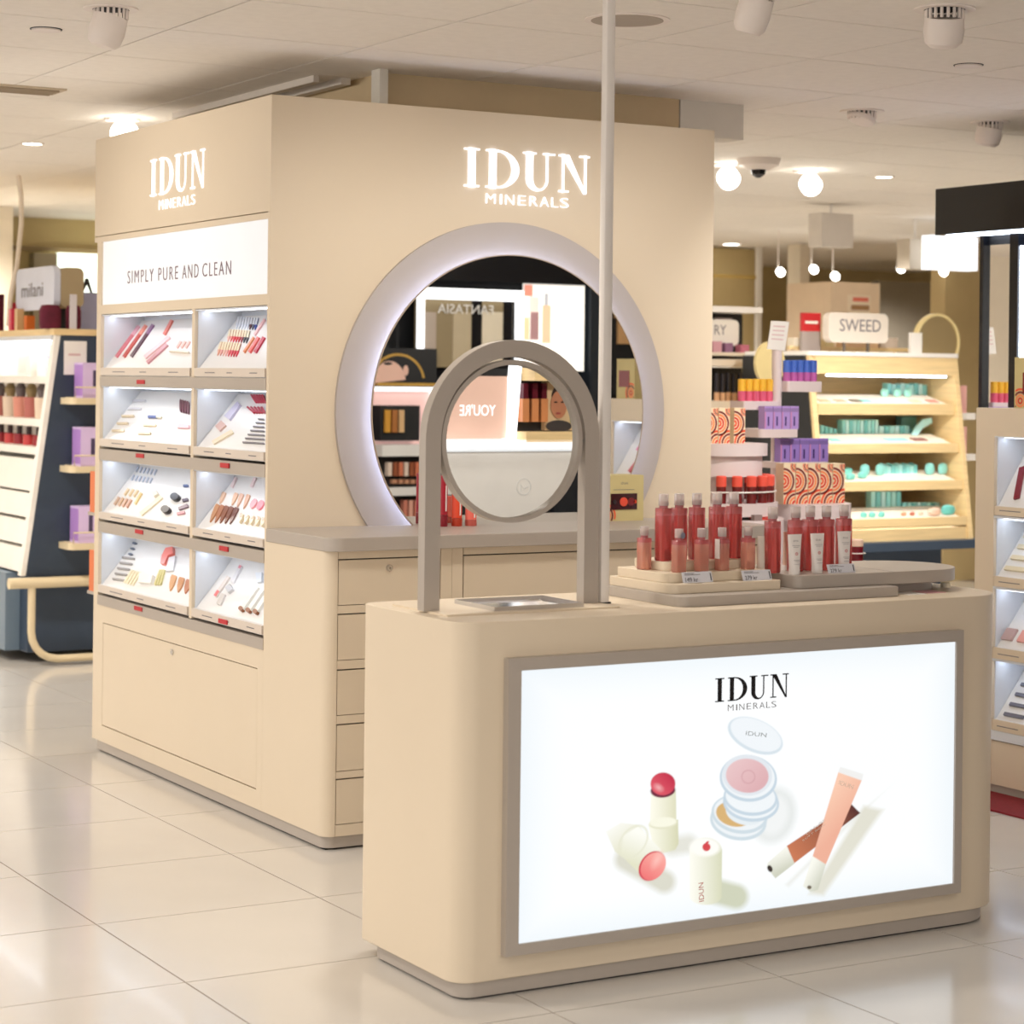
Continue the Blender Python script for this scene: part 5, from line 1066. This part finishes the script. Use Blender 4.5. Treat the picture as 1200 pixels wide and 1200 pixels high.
# ================================================================== black gondola further back
YK = 9.6
fk = fy(YK)
kz = fk(870, 359).z
kg = thing('black_gondola', 'black shop gondola with dark bottles half hidden by the cream display', 'display stand', (fk(870, 500).x, YK + .3, 0))
kx0, kx1 = fk(800, 400).x, fk(902, 400).x
part('back_panel', MB().prism([(p_[0], YK + .25, p_[1]) for p_ in rr(kx0, kx1, 0, kz, 0, (0, 0, .06, .06))], (0, .2, 0)), BLACKM, kg)
part('top_cap', MB().box(kx0, fk(900, 362).x, YK + .05, YK + .4, fk(870, 366).z, kz), WHITE, kg)
for y0, y1 in ((413, 417), (421, 429), (470, 480), (500, 506), (545, 551), (600, 606)): part('shelf', MB().box(kx0, fk(890 + (y0 - 413) * .25, 420).x, YK, YK + .25, fk(860, y1).z, fk(860, y0).z), mat('shelf_beige', (214, 200, 180), .5), kg)
part('light_strip', MB().box(kx0, fk(883, 420).x, YK + .01, YK + .03, fk(860, 431).z, fk(860, 429.5).z), WHITE, kg)
for r, (yt, yb, c_, k_) in enumerate(((437, 470, (30, 26, 34), 8), (484, 500, (60, 24, 34), 9), (530, 545, (40, 60, 50), 10))):
    for i in range(k_):
        xx0 = 837 + i * 6.8; Yb = YK + .08; a, b = atY(xx0, yb, Yb), atY(xx0 + 5.8, yt + (i % 2), Yb); a.z = fk(860, (470, 500, 545)[r]).z
        rr_ = (b.x - a.x) / 2; hh = b.z - a.z
        o = thing('dark_bottle', ['black bottle with copper collar', 'wine dark bottle', 'dark green bottle'][r] + ' on the black gondola, %s from the cream display edge' % ORD[i], 'bottle', ((a.x + b.x) / 2, Yb, a.z), ['upper', 'middle', 'lower'][r] + ' row of dark bottles')
        link('bottle_body', MB().lathe([(rr_, 0), (rr_, hh * .3 if r == 0 else hh * .75)], seg=12).mesh('bottle_body'), col((206, 160, 120) if r == 0 else c_, .3), o)
        link('cap', MB().lathe([(rr_ * .9, hh * .3 if r == 0 else hh * .75), (rr_ * .9, hh)], seg=12).mesh('cap'), col(c_ if r == 0 else (190, 190, 180), .3), o)
zs_ = fk(860, 413).z
sign_board(800, 375, 866, 404, YK + .1, (232, 226, 216), 'RY', (837, 381, 851, 392), 'cream rounded sign ending in RY on the black gondola', zs_)
a, b = fk(868, 391), fk(888, 372); yo = thing('printed_card', 'small grey and lime printed card on the black gondola back', 'card', (a.x, YK + .23, a.z)); part('upper_half', MB().box(a.x, b.x, YK + .235, YK + .25, a.z + (b.z - a.z) * .35, b.z), col((190, 180, 186)), yo); part('lower_half', MB().box(a.x, b.x, YK + .235, YK + .25, a.z, a.z + (b.z - a.z) * .35), col((196, 200, 70)), yo)
for i, (xa_, xb_, c_) in enumerate(((836, 846, (200, 150, 160)), (850, 859, (140, 100, 130)), (868, 878, (190, 110, 130)))):
    p_, q_ = atY(xa_, 413, YK + .05), atY(xb_, 400 + 2 * i, YK + .05); solo('carton', MB().box(p_.x, q_.x, YK + .05, YK + .1, zs_, q_.z), col(c_), ['dusty pink', 'mauve', 'raspberry'][i] + ' carton on the upper ledge of the black gondola', 'box')
om = thing('oval_mirror', 'large olive-tinted round mirror standing between the gondolas', 'mirror', (atY(903, 440, 8.6).x, 8.6, atY(903, 480, 8.6).z))
ol = [atY(903 + 17 * math.cos(a), 426 + 26 * math.sin(a), 8.6) for a in [i * .2618 for i in range(24)]]
part('mirror_disc', MB().prism(ol, (0, .02, 0)), col((176, 158, 110), .3), om)
part('mirror_foot', MB().box(ol[0].x - .08, ol[0].x - .04, 8.6, 8.63, 0, ol[18].z), BLACKM, om)

# ================================================================== far walls, columns, hanging signs
p_, q_ = atY(888, 290, 13.2), atY(948, 290, 13.2)
struct('wall_alcove', MB().box(atY(800, 300, 13.2).x, atY(888, 300, 13.2).x, 13.2, 13.3, 0, atY(860, 291, 13.2).z), OLIVE)
struct('trim_4', MB().box(atY(887, 300, 13.1).x, atY(891.5, 300, 13.1).x, 13.08, 13.12, 0, CEIL), WHITE)
struct('trim_5', MB().box(atY(938, 300, 12.6).x, atY(949, 300, 12.6).x, 12.6, 12.75, 0, CEIL), mat('column_cream', (238, 226, 204), .6))
struct('trim_6', MB().box(atY(836, 323, 13.0).x, atY(886, 323, 13.0).x, 13.0, 13.04, atY(860, 326, 13.0).z, atY(860, 322, 13.0).z), mat('rail_ochre', (190, 160, 90), .5))
struct('wall_partition', MB().box(atY(1108, 300, 11.6).x, atY(1108, 300, 11.6).x + 1.4, 11.6, 11.75, 0, CEIL), mat('partition_olive', (190, 168, 122), .8))
struct('wall_grey', MB().box(atY(1030, 300, 13.8).x, atY(1112, 300, 13.8).x, 13.8, 13.9, 0, atY(1060, 330, 13.8).z), mat('grey_wall', (150, 142, 128), .8))
co = atY(990, 350, 12.0)
struct('wall_column', MB().box(atY(974, 350, 12.0).x, atY(1031, 350, 12.0).x, 12.0, 12.5, 0, atY(1000, 331, 12.0).z), mat('column_beige', (238, 214, 184), .6))
ct = thing('column_poster', 'cream notice with red and brown lettering on the square column', 'poster', (co.x, 11.99, 1.6))
a, b = atY(1000, 353, 11.99), atY(1018, 349, 11.99); part('red_line', MB().box(a.x, b.x, 11.992, 12.0, a.z, b.z), col((230, 120, 100)), ct); a, b = atY(998, 363, 11.99), atY(1019, 358, 11.99); part('brown_line', MB().box(a.x, b.x, 11.992, 12.0, a.z, b.z), col((170, 130, 90)), ct)
a, b = atY(994, 371, 11.99), atY(1021, 346, 11.99); part('paper', MB().box(a.x, b.x, 11.995, 12.0, a.z, b.z), col((244, 226, 200)), ct)
YH = 10.5
for x0_, y0_, x1_, y1_, Y, rgb, em, lab in ((963, 251, 1000, 289, 9.6, (214, 206, 196), 0, 'pale grey square sign hanging from the ceiling'), (1066, 281, 1093, 315, 10.2, (206, 196, 180), 0, 'stone grey sign hanging before the lit white one')):
    a, b = atY(x0_, y1_, Y), atY(x1_, y0_, Y); o = thing('hanging_sign', lab, 'sign', ((a.x + b.x) / 2, Y, a.z))
    part('panel', MB().box(a.x, b.x, Y, Y + .12, a.z, b.z), col(rgb, .6), o); part('hanger', MB().tube([((a.x + b.x) / 2, Y + .06, b.z - .002), ((a.x + b.x) / 2, Y + .06, CEIL)], .006), WHITE, o)
a, b = atY(1093, 315, 10.0), atY(1146, 278, 10.0); o = thing('lit_sign', 'blank glowing white light box hanging from the ceiling', 'sign', ((a.x + b.x) / 2, 10.0, a.z)); part('panel', MB().box(a.x, b.x, 10.0, 10.1, a.z, b.z), col((244, 248, 255), .4, emit=.7), o); part('hanger', MB().tube([((a.x + b.x) / 2, 10.05, b.z - .002), ((a.x + b.x) / 2, 10.05, CEIL)], .006), WHITE, o)

# ================================================================== navy gondola at the left
YG = 10.0
fg = fy(YG)
gz1, gxb, gxt = 1.55, 3.197, 3.361
ng = thing('navy_gondola', 'navy gondola with white sloping front and lilac cartons on its end', 'display stand', (3.8, YG + .7, 0))
zb0 = fg(27, 675).z
part('end_panel', MB().prism([(gxb, YG, zb0), (gxt, YG, gz1), (4.6, YG, gz1), (4.6, YG, zb0)], (0, .03, 0)), NAVY, ng)
WG = mat('gondola_white', (240, 236, 228), .4)
part('front_edge', MB().prism([(gxb - .01, YG - .003, zb0), (gxt - .02, YG - .003, gz1), (gxt + .004, YG - .003, gz1), (gxb + .012, YG - .003, zb0)], (0, .05, 0)), WG, ng)
part('back_board', MB().prism([(gxb + .22, YG + .03, zb0), (gxt + .12, YG + .03, gz1), (gxt + .2, YG + .03, gz1), (gxb + .4, YG + .03, zb0)], (0, 1.5, 0)), WG, ng)
part('top_board', MB().box(gxt - .03, 4.6, YG - .01, YG + 1.55, gz1, gz1 + .03), WOOD, ng)
part('header', MB().box(gxt - .03, gxt - .005, YG + .03, YG + 1.5, fg(62, 398).z, gz1), mat('header_grey', (206, 208, 212), .4), ng)
part('light_strip', MB().box(gxt - .02, gxt + .01, YG + .05, YG + 1.5, fg(60, 403).z, fg(60, 399).z), LED, ng)
def gx(z): return gxb + (gxt - gxb) * (z - zb0) / (gz1 - zb0)
for py in (441, 492, 525):
    z = fg(45, py).z; part('shelf', MB().box(gx(z) + .0, gx(z) + .35, YG + .03, YG + 1.5, z - .035, z), WG, ng)
for q_, (ya, yb) in enumerate(((540, 577), (580, 608), (612, 640), (644, 672))):
    z0, z1 = fg(30, yb).z, fg(30, ya).z; part('drawer', MB().prism([(gx(z0) + .012, YG + .05, z0), (gx(z1) + .012, YG + .05, z1), (gx(z1) + .3, YG + .05, z1), (gx(z0) + .3, YG + .05, z0)], (0, 1.4, 0)), WG, ng)
part('base', MB().box(gxb + .05, 4.5, YG + .08, YG + 1.5, .05, zb0), NAVY, ng); part('base_front', MB().box(gxb - .02, gxb + .05, YG + .2, YG + 1.5, .05, zb0), mat('slate_laminate', (112, 130, 146), .45), ng)
BR = mat('champagne_metal', (222, 204, 168), .35, var=.02)
part('bumper_rail', MB().tube([(gxb - .08, YG - .04, zb0 - .03), (4.5, YG - .04, zb0 - .03)], .026, 12), BR, ng)
lp = [(gxb + .03, YG - .04, zb0 - .03)] + [(gxb + .03, YG - .04, .16)] + [(gxb + .03 + .13 * (1 - math.cos(a)), YG - .04, .16 - .13 * math.sin(a)) for a in [.3, .6, .9, 1.2, 1.57]] + [(4.5, YG - .04, .03)]
part('leg_loop', MB().tube(lp, .018, 10), BR, ng)
for i, (yb, yt) in enumerate(((466, 425), (545, 500), (634, 592))):
    z0 = fg(90, yb).z; z1 = fg(90, yt).z; xs = fg(71 - i, yb).x
    part('end_shelf', MB().prism(rr(xs, 4.3, YG - .16, YG, z0 - .03, (.03, 0, 0, 0)), (0, 0, .03)), BR, ng)
    part('wire_guard', MB().tube([(xs + .02, YG - .02, z0), (xs + .02, YG - .15, z0), (xs + .02, YG - .15, z0 + .05), (4.2, YG - .15, z0 + .05)], .004, 6), BR, ng)
    for k_ in range(2):
        xa2 = fg(86 - i * 2.5, yb).x + k_ * .135
        o = thing('lilac_carton', 'tall lilac carton on the %s navy end shelf, %s from the white shelves' % (['upper', 'middle', 'lower'][i], ORD[k_]), 'box', (xa2 + .06, YG - .07, z0), 'lilac cartons on the %s end shelf' % ['upper', 'middle', 'lower'][i])
        part('carton_body', MB().box(xa2, xa2 + .125, YG - .13, YG - .01, z0, z1), col((216, 192, 232), .45), o); part('print_band', MB().box(xa2 + .05, xa2 + .07, YG - .1306, YG - .13, z0 + .05, z0 + .13), col((70, 56, 90), .5), o); part('print_block', MB().box(xa2 - .0006, xa2, YG - .13, YG - .012, z0 + .01, z1 - .01), col((176, 134, 204), .5), o)
a, b = fg(74.5, 439), fg(101, 400); o = solo('shelf_card', MB().box(a.x, b.x, YG - .008, YG - .001, a.z, b.z), WHITE, 'white notice card fixed to the navy gondola end', 'card')
part('print_line', MB().box(a.x + .02, b.x - .03, YG - .0086, YG - .008, a.z + .09, a.z + .1), col((214, 180, 180)), o)
# products on its white shelves
for i in range(7):
    z = fg(45, 492).z; y = YG + .2 + i * .17; o = thing('brush_pot', 'brush pot on the white shelf, %s from the navy gondola end' % ORD[i], 'pot', (gx(z) + .1, y, z), 'brush pots on the navy gondola')
    link('pot', MB().lathe([(.035, 0), (.04, .1)], seg=14).mesh('pot'), col(((226, 150, 130), (236, 214, 190), (190, 110, 100))[i % 3], .4), o); link('brush_head', MB().lathe([(.02, .1), (.03, .14), (.012, .17)], seg=12).mesh('brush_head'), col(((150, 130, 90), (110, 100, 100))[i % 2], .5), o)
for i in range(8):
    z = fg(45, 525).z; y = YG + .15 + i * .15; o = thing('nail_polish', 'red nail polish on the white shelf, %s from the navy gondola end' % ORD[i], 'bottle', (gx(z) + .08, y, z), 'red polishes on the navy gondola')
    link('bottle_body', MB().lathe([(.03, 0), (.03, .05)], seg=12).mesh('bottle_body'), col(((196, 60, 60), (150, 30, 40))[i % 2], .3), o); link('cap', MB().lathe([(.014, .05), (.014, .09)], seg=10).mesh('cap'), col((60, 40, 40), .4), o)
for i, (y, c_, nm) in enumerate(((.12, (80, 130, 220), 'blue'), (.3, (246, 244, 240), 'white'), (.6, (236, 226, 216), 'ivory'))):
    z = fg(45, 441).z; solo('folded_leaflet', MB().box(gx(z) + .06, gx(z) + .08, YG + y, YG + y + .13, z, z + .1), col(c_), nm + ' leaflet standing on the top white shelf of the navy gondola', 'leaflet')
# on its top
zt_ = gz1 + .03
ft2 = fy(YG + .15)
sbx = thing('brand_light_box', 'pale blue rounded sign box with grey lettering on the navy gondola', 'sign', (ft2(60, 340).x, YG + .3, zt_))
a, b = ft2(26, 366), ft2(96, 312)
part('box_body', MB().prism([(p[0], YG + .12, p[1]) for p in rr(ft2(69, 340).x, b.x, ft2(60, 360).z, ft2(60, 313).z, 0, .03)], (0, .5, 0)), mat('taupe_box', (176, 158, 124), .5), sbx)
xf = ft2(69, 340).x; YSG = atX(26, 340, xf).y
part('sign_face', MB().prism([(xf - .002, p[0], p[1]) for p in rr(YG + .12, YSG, ft2(60, 362).z, ft2(60, 311).z, 0, .05)], (-.03, 0, 0)), mat('pale_blue_face', (216, 222, 240), .4), sbx)
lettering('sign_text', 'milani', (xf - .0325, atX(33, 340, xf).y, ft2(60, 346).z), (0, -1, 0), (0, 0, 1), atX(33, 340, xf).y - atX(58, 340, xf).y, .07, .001, GREYINK, sbx)
part('foot', MB().box(xf + .05, xf + .12, YG + .3, YG + .4, zt_, ft2(60, 359).z), BLACKM, sbx)
for px, w_, nm in ((53, .05, 'left-hand'), (80, .036, 'right-hand')):
    c_ = ft2(px, 384); o = solo('velvet_bag', MB().lathe([(w_ * .9, 0), (w_, .02), (w_, .09), (w_ * .8, .112), (w_ * .3, .115)], (c_.x, YG + .08, zt_), 20, sy=.6, sq=4), mat('burgundy_velvet', (96, 18, 44), .8, var=.2, scale=20), 'burgundy velvet bag %s on the navy gondola top' % ('behind the white card' if px > 60 else 'before the sign box'), 'bag')
a, b = ft2(70, 384), ft2(78, 346); solo('white_card', MB().box(a.x, b.x, YG + .0, YG + .01, zt_, b.z), mat('card_grey', (214, 208, 212), .5), 'upright pale card between the burgundy bags', 'card')
for i, (px0, px1, yt, c_, Y) in enumerate(((-6, 5, 345, (84, 14, 40), .94), (13, 19, 362, (220, 60, 90), .675), (20, 28, 362, (216, 180, 130), .575), (31, 41, 370, (230, 120, 50), .5), (14, 25, 355, (190, 40, 60), .80))):
    Yc = max(YG + Y, atX(px0, 380, gxt - .025).y); a, b = atY(px0, 380, Yc), atY(px1, yt, Yc); solo('carton', MB().box(a.x, b.x, Yc, Yc + .04, zt_, b.z), col(c_), ['burgundy', 'pink', 'gold', 'orange', 'crimson'][i] + ' carton on the navy gondola top', 'box')
a, b = atY(95, 378, YG + .4), atY(111, 343, YG + .4); solo('lavender_carton', MB().box(a.x, b.x + .1, YG + .4, YG + .5, zt_, b.z), col((176, 182, 226)), 'lavender blue carton on the navy gondola top by the cream display', 'box')
a, b = atY(102, 343, YG + .45), atY(102, 326, YG + .45); solo('easel_clip', MB().prism([(a.x - .03, YG + .45, a.z), (a.x - .02, YG + .45, a.z), (a.x, YG + .45, b.z - .03), (a.x + .02, YG + .45, a.z), (a.x + .03, YG + .45, a.z), (a.x + .006, YG + .45, b.z), (a.x - .006, YG + .45, b.z)], (0, .01, 0)), BLACKM, 'small dark A-shaped stand on the lavender carton', 'stand')
# cable to the ceiling
YCB = atX(10, 382, gxt - .012).y
cb = [(22, 196), (25, 230), (25, 262), (20, 310), (12, 350), (10, 382)]
solo('power_cable', MB().tube([(atY(x, y, YCB).x, YCB, min(atY(x, y, YCB).z, CEIL)) for x, y in [(21, 176)] + cb], .012, 8), mat('cable_white', (240, 226, 206), .5), 'loose white cable hanging from the ceiling to the navy gondola', 'cable')
# far left wall features
struct('wall_left_far', MB().box(-2, atY(120, 300, 13.6).x + 2, 13.6, 13.7, 0, CEIL), mat('far_olive', (200, 178, 128), .8))
struct('trim_7', MB().box(atY(15, 290, 13.5).x, atY(112, 290, 13.5).x + .5, 13.55, 13.6, atY(60, 294, 13.5).z, atY(60, 289, 13.5).z), mat('rail_brown', (150, 126, 90), .6))
struct('trim_8', MB().box(-2, atY(15, 290, 12.8).x, 12.8, 12.9, 0, CEIL), mat('column_cream', (238, 226, 204), .6))
a, b = atY(71, 372, 13.4), atY(112, 297, 13.4); lw_ = struct('window_1', MB().box(a.x, b.x + .5, 13.45, 13.5, a.z - .3, b.z), col((240, 250, 236), .4, emit=1.0))
struct('trim_9', MB().box(atY(43, 300, 13.4).x, atY(70, 300, 13.4).x, 13.45, 13.55, 0, atY(50, 296, 13.4).z), mat('frame_grey', (150, 138, 112), .6))

# ================================================================== ceiling fittings
def on_ceiling(px, py): return atZ(px, py, CEIL)
BULB = mat('lamp_glow', (255, 250, 240), .4, emit=6, var=0); LAMPW = mat('lamp_white', (238, 228, 220), .45)
def ceiling_spot(px, py, R, L, tilt, label, lit=False, azim=0, glow=None):
    p = on_ceiling(px, py); o = thing('ceiling_spotlight', label, 'lamp', (p.x, p.y, CEIL))
    link('trim_ring', MB().disc((0, 0, -.004), (0, 0, 1), R * 1.35, .004, 32, R * .9).mesh('trim_ring'), LAMPW, o)
    link('recess', MB().disc((0, 0, -.0035), (0, 0, 1), R * .95, .003, 32).mesh('recess'), BLACKM, o)
    fn = MB()
    for i in range(18): a = i * math.pi / 9; fn.box(R * .8 * math.cos(a) - .003, R * .8 * math.cos(a) + .003, R * .8 * math.sin(a) - .003, R * .8 * math.sin(a) + .003, -.03, -.003)
    link('cooling_fins', fn.mesh('cooling_fins'), LAMPW, o)
    h = link('lamp_head', MB().lathe([(R * .86, 0), (R * .9, -L * .5), (R * .82, -L * .85), (R * .6, -L)], seg=28).mesh('lamp_head'), LAMPW, o); h.location = (0, 0, -.022); h.rotation_euler = (tilt, 0, azim)
    if lit:
        g_ = link('lamp_glow', MB().lathe([(R * .86, -L), (R * .86, -L - .004), (R * .3, -L - .008)], seg=24).mesh('lamp_glow'), BULB, o); g_.location = h.location; g_.rotation_euler = h.rotation_euler
ceiling_spot(130, 10, .055, .085, .25, 'white ribbed ceiling spotlight above the floor by the display side', azim=1.2)
ceiling_spot(888, -12, .05, .09, .3, 'white ceiling spotlight cut by the picture top, past the power pole', azim=.5)
ceiling_spot(1107, 10, .06, .08, .3, 'large white ceiling spotlight aimed away, above the counter end', azim=-.6)
ceiling_spot(1160, 143, .055, .07, .2, 'white finned ceiling spotlight before the black canopy', azim=.3)
ceiling_spot(1010, 130, .06, .02, .35, 'flat wedge ceiling spotlight beyond the pale bulkhead', azim=1.57)
for px, py, R in ((143, 139, .055), (848, 192, .05), (944, 200, .05)):
    p = on_ceiling(px, py); o = thing('lit_ceiling_lamp', {143: 'dazzling round ceiling lamp above the rear edge of the cream display', 848: 'glowing round ceiling lamp beside the cream display edge', 944: 'glowing round ceiling lamp next to the ceiling camera'}[px], 'lamp', (p.x, p.y, CEIL))
    link('collar', MB().disc((0, 0, -.01), (0, 0, 1), R * 1.2, .01, 28, R * .7).mesh('collar'), LAMPW, o); g_ = link('lamp_glow', MB().disc((0, -.03, -.06), (-.35, -1, -.55), R, .04, 28).mesh('lamp_glow'), BULB, o)
for px, py, R, nm in ((38, 168, .10, 'over the navy gondola'), (1036, 207, .10, 'over the birch gondola'), (857, 286, .16, 'over the black gondola'), (953, 315, .16, 'by the square column'), (978, 323, .14, 'right of the square column'), (1055, 314, .16, 'before the lit sign'), (1105, 318, .14, 'under the lit sign'), (914, 318, .12, 'near the alcove corner')):
    p = on_ceiling(px, max(py, 150) if py < 300 else 296); 
    if py >= 300: p = atY(px, py, 11.5)
    o = thing('recessed_downlight', 'small glowing downlight ' + nm, 'lamp', (p.x, p.y, p.z))
    r_ = R * .4
    if py < 300:
        link('collar', MB().disc((0, 0, -.004), (0, 0, 1), r_ * 1.3, .004, 24, r_).mesh('collar'), LAMPW, o); link('lamp_glow', MB().disc((0, 0, -.003), (0, 0, 1), r_, .002, 24).mesh('lamp_glow'), BULB, o)
    else:
        link('lamp_glow', MB().disc((0, 0, 0), (-.4, -1, -.4), .027, .03, 20).mesh('lamp_glow'), BULB, o); link('stem', MB().tube([(0, .02, 0), (0, .02, CEIL - p.z)], .004, 6).mesh('stem'), LAMPW, o)
p = on_ceiling(735, 23); o = thing('ceiling_vent', 'round grey perforated loudspeaker disc set into the ceiling', 'ceiling vent', (p.x, p.y, CEIL)); link('grille', MB().disc((0, 0, -.004), (0, 0, 1), .10, .004, 40).mesh('grille'), mat('grille_grey', (176, 164, 150), .7), o); link('rim', MB().disc((0, 0, -.003), (0, 0, 1), .118, .003, 40, .1).mesh('rim'), LAMPW, o)
for px, py, nm in ((54, 34, 'beside the ribbed spotlight'), (1135, 76, 'below the large spotlight')):
    p = on_ceiling(px, py); o = thing('smoke_detector', 'small flat ceiling disc ' + nm, 'detector', (p.x, p.y, CEIL)); link('body', MB().disc((0, 0, -.006), (0, 0, 1), .042, .006, 30).mesh('body'), LAMPW, o); link('gap_ring', MB().disc((0, 0, -.002), (0, 0, 1), .046, .002, 30, .042).mesh('gap_ring'), BLACKM, o)
p = on_ceiling(889, 186); o = thing('ceiling_camera', 'white domed security camera with a dark lens under the ceiling', 'camera', (p.x, p.y, CEIL)); link('housing', MB().lathe([(.10, 0), (.09, -.03), (.05, -.05)], seg=24).mesh('housing'), LAMPW, o); link('dome', MB().lathe([(.035, -.05), (.03, -.07), (.01, -.085)], seg=20).mesh('dome'), BLACK, o)
# ventilation grille, curtain track
a, b = on_ceiling(-20, 100), on_ceiling(85, 102); o = thing('air_grille', 'long beige slotted air grille in the ceiling corner', 'ceiling vent', (a.x, a.y, CEIL))
part('frame', MB().box(a.x - .3, b.x, a.y - .08, a.y + .08, CEIL - .006, CEIL), mat('grille_beige', (196, 180, 156), .7), o)
for k_ in range(4): part('slat', MB().box(a.x - .3, b.x - .02, a.y - .06 + k_ * .035, a.y - .045 + k_ * .035, CEIL - .012, CEIL - .006), mat('slat_beige', (160, 144, 122), .7), o)
t1, t2 = on_ceiling(234, 112), on_ceiling(405, 78)
for dx, c_, nm in ((0, (206, 196, 184), 'slim'), (.10, (216, 208, 198), 'wide')):
    o = solo('ceiling_track', MB().box(t2.x + dx, t2.x + dx + (.02 if dx == 0 else .035), YF + .42, YB + .1, CEIL - .022, CEIL), col(c_, .5), '%s pale track fixed under the ceiling above the display side' % nm, 'track')
